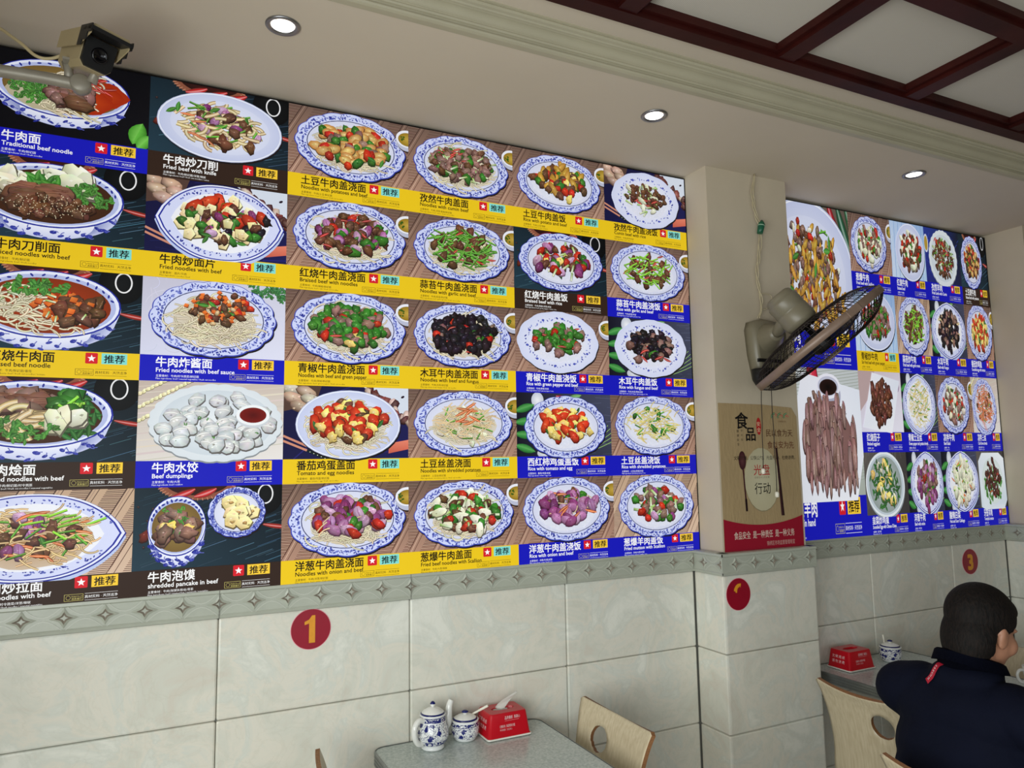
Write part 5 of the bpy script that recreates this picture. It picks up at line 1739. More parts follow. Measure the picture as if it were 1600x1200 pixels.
M_lam = grainy('table_laminate', (204, 212, 207), (164, 176, 172), 130, .22)
M_edge = mat('table_edge', (134, 138, 136), .3, .5, var=.1, scale=30)
M_ply = grainy('pale_plywood', (200, 187, 158), (180, 165, 135), 9, .4, (14, 14, .9))
M_plyedge = grainy('plywood_edge', (150, 104, 62), (104, 66, 38), 40, .55, (3, 3, 30))
M_steel = mat('chair_steel', (120, 120, 122), .3, 1.0, var=.06, scale=30)


def rounded(x0, x1, y0, y1, r, n=6):
    o = []
    for cx, cy, a in ((x1 - r, y1 - r, 0), (x0 + r, y1 - r, PI / 2), (x0 + r, y0 + r, PI), (x1 - r, y0 + r, 3 * PI / 2)):
        o += [(cx + r * math.cos(a + PI / 2 * k / n), cy + r * math.sin(a + PI / 2 * k / n)) for k in range(n + 1)]
    return o


def table(x0, x1, y0, y1, label):
    cx, cy = (x0 + x1) / 2, (y0 + y1) / 2
    t = thing('dining_table', label, 'table', (cx, cy, 0), (0, 0, 0), 'restaurant tables')
    o = rounded(x0 - cx, x1 - cx, y0 - cy, y1 - cy, .035)
    bm = bmesh.new()
    va = [bm.verts.new((x, y, .749)) for x, y in o]
    vb = [bm.verts.new((x, y, .711)) for x, y in o]
    bm.faces.new(va)
    bm.faces.new(vb[::-1])
    n = len(o)
    for i in range(n):
        bm.faces.new((va[i], vb[i], vb[(i + 1) % n], va[(i + 1) % n]))
    top = obj('tabletop', bm, M_lam, t)
    bm = bmesh.new()                               # ribbed edge band
    pr = [(0, .7505), (.002, .7508), (.005, .748), (.005, .742), (.003, .741), (.003, .738), (.005, .737), (.005, .731), (.003, .73), (.003, .727), (.005, .726), (.005, .72), (.003, .719), (.003, .716), (.005, .715), (.005, .71), (0, .709)]
    rings = []
    for d, z in pr:
        ring = []
        for i, (x, y) in enumerate(o):
            xa, ya = o[i - 1]
            xb, yb = o[(i + 1) % n]
            nx, ny = yb - ya, -(xb - xa)
            L = math.hypot(nx, ny) or 1
            ring.append(bm.verts.new((x + nx / L * (d + .0004), y + ny / L * (d + .0004), z)))
        rings.append(ring)
    for A, B in zip(rings[:-1], rings[1:]):
        for i in range(n):
            bm.faces.new((A[i], A[(i + 1) % n], B[(i + 1) % n], B[i]))
    obj('edge_band', bm, M_edge, t)
    bm = bmesh.new()
    lathe(bm, [(.17, 0), (.17, .012), (.14, .02), (.05, .03), (.034, .05), (.034, .69), (.09, .705), (.09, .712)], 32, 0, True)
    for v in bm.verts:
        v.co.y -= .15
    obj('pedestal', bm, M_steel, t)
    return t


T1 = table(.663, 1.258, -1.2, -.005, 'grey speckled dining table below the sticker numbered 1, holding a teapot')
T2 = table(2.6, 3.2, -1.32, -.005, 'grey speckled dining table at which the person in navy sits')


def chair(loc, rz, label, w=1.0):
    """Bent plywood chair; local +x is where the sitter faces."""
    t = thing('plywood_chair', label, 'chair', loc, (0, 0, rz), 'bent plywood chairs')
    prof = spline([(-.225, .835), (-.205, .78), (-.185, .7), (-.17, .6), (-.165, .52), (-.145, .465), (-.1, .445), (0, .438), (.1, .442), (.155, .445), (.188, .434)], 6)
    prof = [(p.x, p.y) for p in [Vector((a.x, a.y, 0)) for a in [Vector((q[0], q[1], 0)) for q in prof]]]
    N, Mw = len(prof), 28
    bm = bmesh.new()
    g = []
    for i, (x, z) in enumerate(prof):
        s = i / (N - 1)
        hw = .188
        if z > .45 and x < -.1:
            u = (z - .45) / .385
            hw = .166 + .022 * (2 * u - 1) ** 2 + .005 * u
        if i == 0:
            hw -= .012
        row = []
        for j in range(Mw + 1):
            v = -1 + 2 * j / Mw
            cup = -.02 * (1 - v * v) if (z > .5 and x < -.1) else 0
            dip = .012 * (v * v - 1) * max(0, 1 - abs(i - N * .45) / (N * .3)) * .4
            topdip = -.016 * (1 - v * v) * max(0, 1 - i / 6) if i < 6 else 0
            row.append(bm.verts.new((x + cup, v * hw * w, z + dip + topdip)))
        g.append(row)
    fs = {}
    zc, yc = .73, -.075
    for i in range(N - 1):
        for j in range(Mw):
            c = (g[i][j].co + g[i + 1][j + 1].co) / 2
            e = ((c.y - yc) / .043) ** 2 + ((c.z - zc) / .04) ** 2
            if e < 1 and c.x < -.1:
                continue
            fs[i, j] = bm.faces.new((g[i][j], g[i][j + 1], g[i + 1][j + 1], g[i + 1][j]))
            fs[i, j].smooth = True
    bmesh.ops.delete(bm, geom=[v for v in bm.verts if not v.link_faces], context='VERTS')
    for e in bm.edges:                              # round the hand hole
        if e.is_boundary:
            for v in e.verts:
                q = ((v.co.y - yc) / .043) ** 2 + ((v.co.z - zc) / .04) ** 2
                if q < 2.4 and v.co.x < -.1 and v.co.z < .8:
                    k = 1 / math.sqrt(q)
                    v.co.y, v.co.z = yc + (v.co.y - yc) * k, zc + (v.co.z - zc) * k
    bm.normal_update()
    r = bmesh.ops.solidify(bm, geom=bm.faces[:], thickness=.013)
    bm.normal_update()
    for f in bm.faces:                              # the cut edges of the sheet show the darker core
        c, n_ = f.calc_center_median(), f.normal
        q = ((c.y - yc) / .043) ** 2 + ((c.z - zc) / .04) ** 2
        if abs(n_.y) > .7 or (c.z > .8 and n_.z > .6) or (c.x > .17 and n_.x > .7) or (q < 1.3 and c.x < -.1 and abs(n_.x) < .6):
            f.material_index, f.smooth = 1, False
    obj('seat_shell', bm, [M_ply, M_plyedge], t)
    for sx in (-1, 1):
        for sy in (-1, 1):
            bm = bmesh.new()
            tube(bm, spline([(.0, sy * .1, .425), (sx * .12, sy * .15, .42), (sx * .158, sy * .172, .4), (sx * .168, sy * .18, .3), (sx * .172, sy * .19, .006)], 6), .0105, 10)
            obj('leg', bm, M_steel, t)
    bm = bmesh.new()
    box(bm, -.12, .12, -.11, .11, .418, .43)
    obj('seat_plate', bm, M_steel, t)
    return t


chair((1.17, -.315, 0), PI, 'pale plywood chair with a hand hole, pushed against the right side of the teapot table', 1.09)
chair((.675, -.335, 0), 0, 'plywood chair at the left side of the teapot table, only one top corner showing')
chair((2.49, -.535, 0), 0, 'empty pale plywood chair seen from behind, next to the pilaster corner')
chair((2.075, -1.125, 0), 0, 'plywood chair on which the person in navy sits')
chair((3.18, -.40, 0), PI, 'plywood chair on the far side of the seated person\'s table, partly hidden by the head')


# porcelain with a blue painted pattern
def porcelain(name, z0, z1, bands, scale=46):
    m, nt, b = node_mat(name)
    tc = nt.nodes.new('ShaderNodeTexCoord')
    sep = nt.nodes.new('ShaderNodeSeparateXYZ')
    nt.links.new(tc.outputs['Object'], sep.inputs[0])

    def math_(op, a, b_):
        n = nt.nodes.new('ShaderNodeMath')
        n.operation = op
        for i, v in enumerate((a, b_)):
            if v is None:
                continue
            if isinstance(v, (int, float)):
                n.inputs[i].default_value = v
            else:
                nt.links.new(v, n.inputs[i])
        return n.outputs[0]
    z = sep.outputs[2]
    vor = nt.nodes.new('ShaderNodeTexVoronoi')
    vor.inputs['Scale'].default_value = scale
    nt.links.new(tc.outputs['Object'], vor.inputs['Vector'])
    noi = nt.nodes.new('ShaderNodeTexNoise')
    noi.inputs['Scale'].default_value, noi.inputs['Detail'].default_value, noi.inputs['Distortion'].default_value = scale * 1.7, 2, 1.5
    nt.links.new(tc.outputs['Object'], noi.inputs['Vector'])
    flower = math_('LESS_THAN', math_('ADD', vor.outputs['Distance'], math_('MULTIPLY', noi.outputs['Fac'], .5)), .6)
    vine = math_('LESS_THAN', math_('ABSOLUTE', math_('SUBTRACT', noi.outputs['Fac'], .5), 0), .03)
    pat = math_('MAXIMUM', flower, vine)
    zone = math_('MULTIPLY', math_('GREATER_THAN', z, z0), math_('LESS_THAN', z, z1))
    fac = math_('MULTIPLY', pat, zone)
    for a, b2, kind in bands:
        zn = math_('MULTIPLY', math_('GREATER_THAN', z, a), math_('LESS_THAN', z, b2))
        if kind == 'p':
            zn = math_('MULTIPLY', zn, math_('GREATER_THAN', noi.outputs['Fac'], .44))
        fac = math_('MAXIMUM', fac, zn)
    mx = nt.nodes.new('ShaderNodeMix')
    mx.data_type = 'RGBA'
    nt.links.new(fac, mx.inputs[0])
    mx.inputs[6].default_value = (*lin((226, 228, 226)), 1)
    mx.inputs[7].default_value = (*lin((24, 32, 104)), 1)
    nt.links.new(mx.outputs[2], b.inputs['Base Color'])
    b.inputs['Roughness'].default_value = .12
    return m


M_glaze = mat('white_glaze', (226, 226, 220), .12)
M_cobalt = mat('cobalt_glaze', (22, 28, 92), .15)
TZ = .751
t = thing('teapot', 'blue and white porcelain teapot with side handle on the table, leftmost of its condiment set', 'teapot', (.836, -.087, TZ))
MP = porcelain('teapot_porcelain', .032, .083, [(.018, .029, 'p'), (.0165, .018, 's'), (.029, .0305, 's'), (.087, .098, 'p'), (.0985, .1005, 's'), (.0855, .087, 's')], 44)
bm = bmesh.new()
lathe(bm, [(.002, .0), (.036, .0), (.038, .004), (.036, .008), (.0365, .012), (.0455, .022), (.051, .036), (.0515, .048), (.048, .064), (.0435, .08), (.041, .09), (.041, .1), (.043, .103), (.04, .106), (.036, .104), (.036, .098)], 44, 0, False)
obj('body', bm, MP, t, True)
bm = bmesh.new()
lathe(bm, [(.039, .103), (.0395, .107), (.036, .11), (.028, .117), (.016, .123), (.005, .126), (.002, .126)], 40, lambda i: 1 if i < 2 else 0, False)
ld = obj('lid', bm, [M_glaze, M_cobalt], t, True)
bm = bmesh.new()
lathe(bm, [(.005, .124), (.0048, .127), (.0085, .132), (.0088, .1345), (.0075, .138), (.004, .142), (.001, .143)], 20, lambda i: 1 if i > 2 else 0, False)
obj('lid_knob', bm, [M_glaze, M_cobalt], ld, True)
bm = bmesh.new()
tube(bm, spline([(.036, .012, .045), (.056, .02, .06), (.062, .022, .085), (.066, .024, .11), (.074, .027, .128)], 6), [.016 - .0068 * k / 24 for k in range(25)], 14)
obj('spout', bm, M_glaze, t, True)
bm = bmesh.new()
tube(bm, spline([(-.034, -.014, .092), (-.055, -.022, .095), (-.07, -.028, .078), (-.07, -.028, .05), (-.058, -.023, .028), (-.042, -.017, .022)], 6), [.009] * 31, 12)
obj('handle', bm, M_glaze, t, True)


def jar(loc, label, sp, tall=1.0):
    t = thing('condiment_jar', label, 'jar', loc)
    m = porcelain('jar_porcelain', .008, .044 * tall, [(.047 * tall, .056 * tall, 'p'), (.0455 * tall, .047 * tall, 's')], 50)
    bm = bmesh.new()
    lathe(bm, [(.002, 0), (.034, 0), (.036, .004), (.037, .006), (.044, .016 * tall), (.0465, .03 * tall), (.046, .046 * tall), (.0435, .056 * tall), (.0455, .06 * tall), (.0455, .063 * tall), (.042, .064 * tall), (.04, .058 * tall)], 44, 0, False)
    obj('body', bm, m, t, True)
    bm = bmesh.new()
    lathe(bm, [(.0395, .062 * tall), (.041, .065 * tall), (.037, .068 * tall), (.03, .072 * tall), (.018, .077 * tall), (.006, .079 * tall), (.002, .079 * tall)], 40, lambda i: 1 if i < 2 else 0, False)
    l = obj('lid', bm, [M_glaze, M_cobalt], t, True)
    bm = bmesh.new()
    lathe(bm, [(.006, .078 * tall), (.006, .081 * tall), (.011, .084 * tall), (.011, .087 * tall), (.006, .09 * tall), (.001, .0905 * tall)], 20, lambda i: 1 if i > 1 else 0, False)
    obj('lid_knob', bm, [M_glaze, M_cobalt], l, True)
    bm = bmesh.new()
    tube(bm, spline([Vector(sp[0]), (Vector(sp[0]) + Vector(sp[1])) / 2, Vector(sp[1])], 5), [.0036] * 6 + [.0042] * 5, 10)
    obj('spoon_handle', bm, M_bead, t, True)
    return t


jar((.957, -.066, TZ), 'squat blue and white porcelain jar with a white spoon, between teapot and tissue box', ((.022, .02, .062), (.07, -.03, .102)), 1.0)
jar((2.99, -.115, TZ), 'blue and white porcelain jar with upright white spoon on the seated person\'s table', ((.004, .03, .058), (.004, .036, .105)), 1.0)

M_red = mat('red_plastic', (186, 8, 28), .3, var=.04, scale=12)


def tissue_box(loc, rz, label, tissue):
    t = thing('tissue_box', label, 'tissue box', loc, (0, 0, rz), 'red plastic tissue boxes')
    bm = bmesh.new()
    lv = [(.0, .079, .061), (.006, .079, .061), (.008, .0765, .0585), (.074, .0675, .0505), (.0785, .065, .048)]
    rings = [[bm.verts.new((x, y, z)) for x, y in rounded(-hx, hx, -hy, hy, .01, 5)] for z, hx, hy in lv]
    n = len(rings[0])
    for A, B in zip(rings[:-1], rings[1:]):
        for i in range(n):
            bm.faces.new((A[i], A[(i + 1) % n], B[(i + 1) % n], B[i])).smooth = True
    # top with an oval recess
    o1 = [bm.verts.new((.042 * math.cos(2 * PI * (i + 3) / n), .017 * math.sin(2 * PI * (i + 3) / n), .0785)) for i in range(n)]
    o2 = [bm.verts.new((.039 * math.cos(2 * PI * (i + 3) / n), .015 * math.sin(2 * PI * (i + 3) / n), .072)) for i in range(n)]
    for A, B in ((rings[-1], o1), (o1, o2)):
        for i in range(n):
            bm.faces.new((A[i], A[(i + 1) % n], B[(i + 1) % n], B[i]))
    bm.faces.new(o2)
    obj('cover', bm, M_red, t)
    bm = bmesh.new()
    va = [bm.verts.new((x, y, .0008)) for x, y in rounded(-.0815, .0815, -.0635, .0635, .011, 5)]
    vb = [bm.verts.new((x, y, .0055)) for x, y in rounded(-.0815, .0815, -.0635, .0635, .011, 5)]
    bm.faces.new(va[::-1])
    bm.faces.new(vb)
    for i in range(len(va)):
        bm.faces.new((va[i], va[(i + 1) % len(va)], vb[(i + 1) % len(va)], vb[i]))
    obj('base_tray', bm, M_white, t)
    tilt = math.atan2(.0765 - .0675, .066)
    P = Print((-1, 1, -1, 1), 1, 1, .0004)
    wcol = (232, 206, 206)
    P.letters('品质餐纸  真用心', -.016, .018, .0115, wcol, .008, .056, res=1)
    P.line(-.016, .013, .036, .013, .0007, (214, 160, 164))
    P.letters('订餐热线  欢迎再次光临', -.036, -.006, .0095, wcol, .02, .056, res=1)
    P.letters('环保健康  卫生放心', -.036, -.016, .007, (220, 170, 172), .004, .045, res=1)
    o = P.build('front_lettering', M_ink, t, (0, -.0552, .041))
    o.rotation_euler = (-math.atan2(.008, .066), 0, 0)
    P = Print((-1, 1, -1, 1), 1, 1, .0004)
    for k, s in enumerate(('文明用纸', '请勿浪费')):
        for q, ch in enumerate(s):
            P.letters(ch, -.034 + .017 * q, .006 - .02 * k, .014, wcol, .008, res=1)
    o = P.build('side_lettering', M_ink, t, (-.0727, 0, .041))
    o.rotation_euler = (-math.atan2(.009, .066), 0, -PI / 2)
    if tissue:
        bm = bmesh.new()
        g = []
        for i in range(8):
            u = i / 7
            row = []
            for j in range(6):
                v = j / 5 - .5
                row.append(bm.verts.new((-.014 + .066 * u ** 1.2 - .02 * v * (1 - .8 * u), .004 - .012 * u + .004 * math.sin(5 * u + 4 * v), .076 + .05 * u + v * .034 * (1 - .85 * u) * min(1, .3 + 2 * u))))
            g.append(row)
        for i in range(7):
            for j in range(5):
                bm.faces.new((g[i][j], g[i][j + 1], g[i + 1][j + 1], g[i + 1][j])).smooth = True
        q = [(-.04, -.014), (-.02, -.017), (.01, -.016), (.02, .0), (0, .014), (-.03, .012)]
        bm.faces.new([bm.verts.new((x, y, .0755 + .003 * math.sin(9 * x))) for x, y in q])
        bmesh.ops.solidify(bm, geom=bm.faces[:], thickness=.0008)
        obj('tissue', bm, mat('tissue_paper', (238, 236, 230), .9, bump=.1, bscale=80), t)
    return t


tissue_box((1.0905, -.073, TZ), .0, 'red plastic tissue box with a white tissue sticking out, beside the squat jar', True)
tissue_box((2.755, -.098, TZ), .0, 'red plastic tissue box without a protruding tissue on the seated person\'s table', False)

# white cup with a handle at the right edge, beside the man
t = thing('white_cup', 'white cup with a loop handle on the table in front of the seated person', 'cup', (3.13, -.64, TZ))
bm = bmesh.new()
lathe(bm, [(.002, 0), (.026, 0), (.028, .004), (.036, .03), (.04, .062), (.041, .078), (.038, .078), (.033, .03), (.024, .008), (.002, .007)], 36, 0, False)
obj('body', bm, M_glaze, t, True)
bm = bmesh.new()
tube(bm, spline([(-.036, .014, .066), (-.058, .024, .066), (-.066, .028, .046), (-.056, .023, .024), (-.034, .014, .022)], 6), .0055, 10)
obj('handle', bm, M_glaze, t, True)


# ------------------------------------------------------------------ the seated man
M_skin = mat('skin', (166, 118, 92), .5, var=.06, scale=14, bump=.05, bscale=140)
M_navy = mat('navy_cloth', (8, 12, 28), .85, var=.15, scale=7, bump=.15, bscale=180, spec=.12)
M_trous = mat('dark_trousers', (24, 24, 28), .85, var=.12, scale=9)
M_shoe = mat('dark_shoes', (20, 20, 20), .5, var=.1)


def hair_mat():
    m, nt, b = node_mat('short_hair')
    tc = nt.nodes.new('ShaderNodeTexCoord')
    n = nt.nodes.new('ShaderNodeTexNoise')
    n.inputs['Scale'].default_value, n.inputs['Detail'].default_value = 160, 3
    mp = nt.nodes.new('ShaderNodeMapping')
    mp.inputs['Scale'].default_value = (1, 1, .35)
    nt.links.new(tc.outputs['Object'], mp.inputs['Vector'])
    nt.links.new(mp.outputs['Vector'], n.inputs['Vector'])
    r = nt.nodes.new('ShaderNodeValToRGB')
    r.color_ramp.elements[0].position, r.color_ramp.elements[1].position = .35, .75
    r.color_ramp.elements[0].color, r.color_ramp.elements[1].color = (*lin((8, 6, 5)), 1), (*lin((28, 20, 16)), 1)
    nt.links.new(n.outputs['Fac'], r.inputs['Fac'])
    nt.links.new(r.outputs['Color'], b.inputs['Base Color'])
    b.inputs['Roughness'].default_value = .7
    b.inputs['Specular IOR Level'].default_value = .2
    bp = nt.nodes.new('ShaderNodeBump')
    bp.inputs['Strength'].default_value, bp.inputs['Distance'].default_value = .7, .004
    nt.links.new(n.outputs['Fac'], bp.inputs['Height'])
    nt.links.new(bp.outputs['Normal'], b.inputs['Normal'])
    return m


M_hair = hair_mat()


def ellipsoid(bm, c, r, M=None, seg=24):
    t = bmesh.new()
    bmesh.ops.create_uvsphere(t, u_segments=seg, v_segments=seg // 2 + 2, radius=1)
    X = Matrix.Translation(c) @ (M.to_4x4() if M else Matrix.Identity(4)) @ Matrix.Diagonal((*r, 1))
    merge(bm, t, X)


def limb(bm, pts, rad, n=16):
    """Tapered round limb with ball ends."""
    pts = [Vector(p) for p in pts]
    for i in range(len(pts) - 1):
        tube(bm, [pts[i] + (pts[i + 1] - pts[i]) * k / 5 for k in range(6)], [rad[i] + (rad[i + 1] - rad[i]) * k / 5 for k in range(6)], n)
    for p, r in zip(pts, rad):
        ellipsoid(bm, p, (r, r, r), None, 16)


def fuse(name, bm, m, parent, voxel, smooth=6, fac=.5):
    """Voxel-fuse overlapping shapes into one continuous surface."""
    o = obj(name, bm, m, parent)
    o.modifiers.new('r', 'REMESH').mode = 'VOXEL'
    o.modifiers['r'].voxel_size = voxel
    s = o.modifiers.new('s', 'SMOOTH')
    s.iterations, s.factor = smooth, fac
    dg = bpy.context.evaluated_depsgraph_get()
    me = bpy.data.meshes.new_from_object(o.evaluated_get(dg))
    o.modifiers.clear()
    old = o.data
    o.data = me
    bpy.data.meshes.remove(old)
    for p in me.polygons:
        p.use_smooth = True
    return o


PX, PY = 2.13, -1.02
t = thing('person', 'seated person seen from behind in a navy jacket with a red ribbon tag', 'person', (PX, PY, 0))
# local frame: +x to the table, +y to his left
HC = Vector((.068, -.012, 1.156))                   # head centre
face = Vector((.94, -.10, -.32)).normalized()       # where he looks: down and to his right
side = Vector((face.y, -face.x, 0)).normalized()    # his right
hup = side.cross(face).normalized()
HM = Matrix((face, -side, hup)).transposed()         # local head axes: x face, y left, z up


def H(x, y, z):
    return HC + HM @ Vector((x, y, z)) * .94


bm = bmesh.new()
ellipsoid(bm, H(-.012, 0, .03), (.098, .079, .088), HM)         # skull
ellipsoid(bm, H(.03, 0, -.03), (.066, .067, .08), HM)           # face
ellipsoid(bm, H(.045, 0, -.078), (.045, .047, .036), HM)        # jaw
ellipsoid(bm, H(.07, 0, -.105), (.02, .024, .018), HM)          # chin
ellipsoid(bm, H(.092, 0, -.02), (.016, .013, .026), HM)         # nose
ellipsoid(bm, H(.104, 0, -.034), (.013, .015, .01), HM)
for s in (-1, 1):
    ellipsoid(bm, H(.06, s * .045, -.035), (.03, .026, .03), HM)      # cheeks
    ellipsoid(bm, H(.085, s * .028, .016), (.016, .024, .008), HM)    # brow ridge
    ellipsoid(bm, H(.087, s * .006, -.066), (.012, .016, .006), HM)   # lips
    ellipsoid(bm, H(-.004, s * .077, -.022), (.02, .009, .033), HM)   # ears
    ellipsoid(bm, H(-.014, s * .084, -.012), (.012, .006, .022), HM)
limb(bm, [H(-.045, 0, -.04), Vector((.03, .0, 1.06)), Vector((-.005, .01, .98))], [.062, .062, .075])
# trunk under the clothes, one surface with the head
ellipsoid(bm, Vector((-.0, .012, .88)), (.1, .17, .16))
ellipsoid(bm, Vector((-.07, .012, .66)), (.1, .15, .2))
ellipsoid(bm, Vector((-.05, .012, .55)), (.11, .17, .088))
arms = {}
for s, el, wr in ((1, Vector((.17, .186, .80)), Vector((.44, .095, .80))), (-1, Vector((.19, -.23, .80)), Vector((.46, -.09, .80)))):
    sh = Vector((.0, .012 + s * .175, .955))
    limb(bm, [sh, el, wr], [.05, .042, .03])
    hp = wr + (wr - el).normalized() * .05
    d = (wr - el).normalized()
    lat = Vector((-d.y, d.x, 0)) * s
    ellipsoid(bm, hp, (.046, .038, .017), Matrix((d, lat, Vector((0, 0, 1)))).transposed())
    for k, (ln, off) in enumerate(((.068, .03), (.078, .011), (.073, -.009), (.058, -.028))):
        a = hp + d * .035 - lat * off
        b_ = a + d * ln * .5 + Vector((0, 0, .006))
        limb(bm, [a, b_, b_ + d * ln * .42 - Vector((0, 0, .022))], [.0095, .0088, .0075], 8)
    a = hp - lat * .034 - d * .015 * 0
    limb(bm, [hp - lat * .025 - d * .015, hp - lat * .05 + d * .02, hp - lat * .05 + d * .05 - Vector((0, 0, .01))], [.012, .0105, .0085], 8)
    kn, an = Vector((.33, s * .14, .52)), Vector((.34, s * .15, .1))
    limb(bm, [Vector((-.03, s * .09, .54)), kn, an], [.08, .06, .038])
    ellipsoid(bm, an + Vector((.06, 0, -.055)), (.11, .04, .034))
fuse('body', bm, M_skin, t, .0055, 4)
# hair cap: short back and sides
bm = bmesh.new()
ellipsoid(bm, H(-.014, 0, .034), (.104, .085, .093), HM, 40)
ellipsoid(bm, H(-.044, 0, -.035), (.069, .078, .1), HM, 40)
ellipsoid(bm, H(.035, 0, .062), (.062, .064, .05), HM, 30)
for v in list(bm.verts):                             # cut the hairline: forehead, temples, round the ears, nape
    q = HM.transposed() @ (v.co - HC) / .94
    if q.z < -.135 + max(0, q.x + .06) * 1.4:
        v.co = H(q.x * .8, q.y * .8, max(q.z, -.13))
    if q.x > .055 and q.z < .05:
        v.co = H(.045, q.y * .8, q.z)
    if q.z < -.012 and q.x > -.022:
        v.co = H(q.x, q.y * .7, q.z)
hr = fuse('hair', bm, M_hair, t, .004, 3)
tex = bpy.data.textures.new('hair_grain', 'CLOUDS')
tex.noise_scale = .004
bm = bmesh.new()                                     # short tufts that roughen the outline
rnd = random.Random(5)
for k in range(5200):
    u, v_ = rnd.uniform(-1, 1), rnd.uniform(0, 2 * PI)
    q = Vector((math.sqrt(1 - u * u) * math.cos(v_), math.sqrt(1 - u * u) * math.sin(v_), u))
    if k % 3:
        p = Vector((-.014 + q.x * .103, q.y * .084, .034 + q.z * .092))
    else:
        p = Vector((-.044 + q.x * .0685, q.y * .0775, -.035 + q.z * .0995))
    if p.z < -.126 + max(0, p.x + .06) * 1.4 or (p.x > .05 and p.z < .055) or (p.z < -.008 and p.x > -.026):
        continue
    nrm = Vector((p.x / .0106, p.y / .007, (p.z - .02) / .0086)).normalized()
    whorl = Vector((-.075, .02, .075))
    fl = (p - whorl)
    fl = (fl - nrm * fl.dot(nrm)).normalized()
    d = (nrm * .55 + fl * .9 + Vector((rnd.uniform(-.3, .3), rnd.uniform(-.3, .3), rnd.uniform(-.3, .3)))).normalized()
    sdv = d.cross(nrm).normalized() * .0006
    L = rnd.uniform(.006, .011)
    a, b_, c_ = H(*(p - sdv)), H(*(p + sdv)), H(*(p + d * L))
    bm.faces.new((bm.verts.new(a), bm.verts.new(b_), bm.verts.new(c_)))
st = obj('hair_strands', bm, M_hair, hr)
st['kind'] = 'stuff'
# jacket
bm = bmesh.new()
ellipsoid(bm, Vector((-.005, .012, .915)), (.118, .205, .115))
ellipsoid(bm, Vector((-.015, .012, .80)), (.13, .198, .18))
ellipsoid(bm, Vector((-.06, .012, .68)), (.12, .19, .2))
ellipsoid(bm, Vector((-.07, .012, .57)), (.125, .195, .1))
ellipsoid(bm, Vector((.012, .008, 1.012)), (.088, .102, .055))
for s, el, wr in ((1, Vector((.17, .19, .80)), Vector((.42, .1, .80))), (-1, Vector((.19, -.235, .80)), Vector((.44, -.095, .80)))):
    sh = Vector((.0, .012 + s * .186, .94))
    limb(bm, [sh + Vector((0, -s * .05, .012)), sh, (sh + el) / 2 + Vector((-.014, 0, 0)), el, wr], [.082, .082, .072, .062, .046], 20)
jk = fuse('jacket', bm, M_navy, t, .007, 5)
# folds of the cloth
me = jk.data
for v in me.vertices:
    p = v.co
    f = math.sin(34 * p.z + 9 * p.y + 5 * math.sin(7 * p.y)) * .0028 + math.sin(17 * p.x - 21 * p.z + 11 * p.y) * .0022
    v.co = p + Vector(v.normal) * f
bm = bmesh.new()                                     # turned-down shirt collar
n = 40
r0, r1, r2, r3 = [], [], [], []
for k in range(n + 1):
    a = PI * .16 + (2 * PI - PI * .32) * k / n
    ca, sa = math.cos(a), math.sin(a)
    dz = -.028 * ca
    r0.append(bm.verts.new((.028 + .079 * ca, .006 + .085 * sa, .985 + dz)))
    r1.append(bm.verts.new((.03 + .080 * ca, .006 + .084 * sa, 1.074 + dz)))
    r2.append(bm.verts.new((.03 + .086 * ca, .006 + .090 * sa, 1.07 + dz)))
    r3.append(bm.verts.new((.028 + .094 * ca, .006 + .1 * sa, 1.043 + dz - .003 * math.cos(3 * a))))
for A, B in ((r0, r1), (r1, r2), (r2, r3)):
    for k in range(n):
        bm.faces.new((A[k], A[k + 1], B[k + 1], B[k])).smooth = True
bmesh.ops.solidify(bm, geom=bm.faces[:], thickness=.003)
obj('collar', bm, M_navy, jk)
# trousers and shoes
bm = bmesh.new()
ellipsoid(bm, Vector((-.05, .012, .545)), (.13, .185, .092))
for s in (1, -1):
    limb(bm, [Vector((-.03, s * .09, .545)), Vector((.33, s * .14, .535)), Vector((.34, s * .15, .12))], [.088, .074, .058], 18)
fuse('trousers', bm, M_trous, t, .009, 4)
for s in (1, -1):
    bm = bmesh.new()
    ellipsoid(bm, Vector((.405, s * .15, .04)), (.135, .05, .04))
    ellipsoid(bm, Vector((.35, s * .15, .07)), (.065, .047, .055))
    fuse('shoe', bm, M_shoe, t, .008, 2)
# red ribbon tag on the back of the left shoulder, laid on the cloth
from mathutils.bvhtree import BVHTree
bv = BVHTree.FromPolygons([v.co.copy() for v in me.vertices], [tuple(p.vertices) for p in me.polygons])


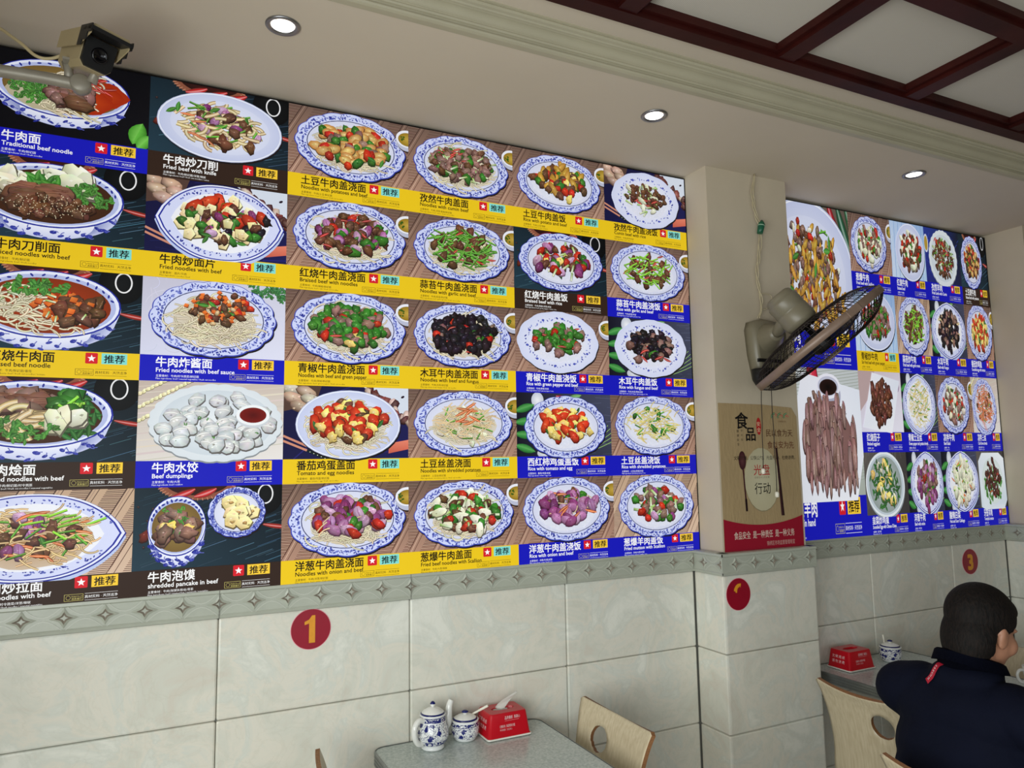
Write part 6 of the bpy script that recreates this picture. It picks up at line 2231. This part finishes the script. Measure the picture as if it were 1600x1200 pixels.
def on_cloth(y, z):
    """Point on the back of the jacket at this height and side: the tag is sewn there."""
    h = bv.ray_cast(Vector((-.6, y, z)), Vector((1, 0, 0)))
    return h[0] + Vector((-.0035, 0, .002)) if h[0] else None


rib = [(p.x, p.y) for p in spline([(.052, 1.047, 0), (.055, 1.036, 0), (.059, 1.025, 0), (.065, 1.012, 0), (.072, .999, 0)], 4)]
L, Rr = [], []
for i, (y, z) in enumerate(rib):
    ya, za = rib[max(0, i - 1)]
    yb, zb = rib[min(len(rib) - 1, i + 1)]
    ny, nz = -(zb - za), yb - ya
    q = math.hypot(ny, nz)
    L.append(on_cloth(y + ny / q * .0092, z + nz / q * .0092))
    Rr.append(on_cloth(y - ny / q * .0092, z - nz / q * .0092))
if all(L) and all(Rr):
    bm = bmesh.new()
    lv, rv = [bm.verts.new(p) for p in L], [bm.verts.new(p) for p in Rr]
    for i in range(len(L) - 1):
        bm.faces.new((lv[i], rv[i], rv[i + 1], lv[i + 1]))
    e = on_cloth(.036, 1.061)
    e2 = on_cloth(.031, 1.054)
    if e and e2:
        bm.faces.new((lv[0], bm.verts.new(e), bm.verts.new(e2), rv[0]))
    rb = obj('ribbon_tag', bm, mat('ribbon_red', (176, 18, 46), .6, var=.08, scale=60), jk)
    c0, c1 = (L[0] + Rr[0]) / 2, (L[-1] + Rr[-1]) / 2
    yx = (c1 - c0).normalized()                       # lettering runs along the ribbon
    w2 = (L[8] - Rr[8]).normalized()
    nn = yx.cross(w2)
    if nn.x > 0:
        nn, w2 = -nn, -w2
    bm = bmesh.new()
    tot = (c1 - c0).length
    for k, ch in enumerate('SRBCHN'):
        f = .1 + .8 * k / 5.2
        i = min(len(L) - 2, int(f * (len(L) - 1)))
        g = f * (len(L) - 1) - i
        pc = ((L[i] + Rr[i]) / 2).lerp((L[i + 1] + Rr[i + 1]) / 2, g) + nn * .0016
        X = Matrix(((yx.x, w2.x, nn.x, pc.x), (yx.y, w2.y, nn.y, pc.y), (yx.z, w2.z, nn.z, pc.z), (0, 0, 0, 1)))
        text_bm(bm, ch, 0, -.0035, .0095, X, .01, center=True)
    obj('tag_lettering', bm, mat('tag_white', (230, 214, 214), .6), rb)
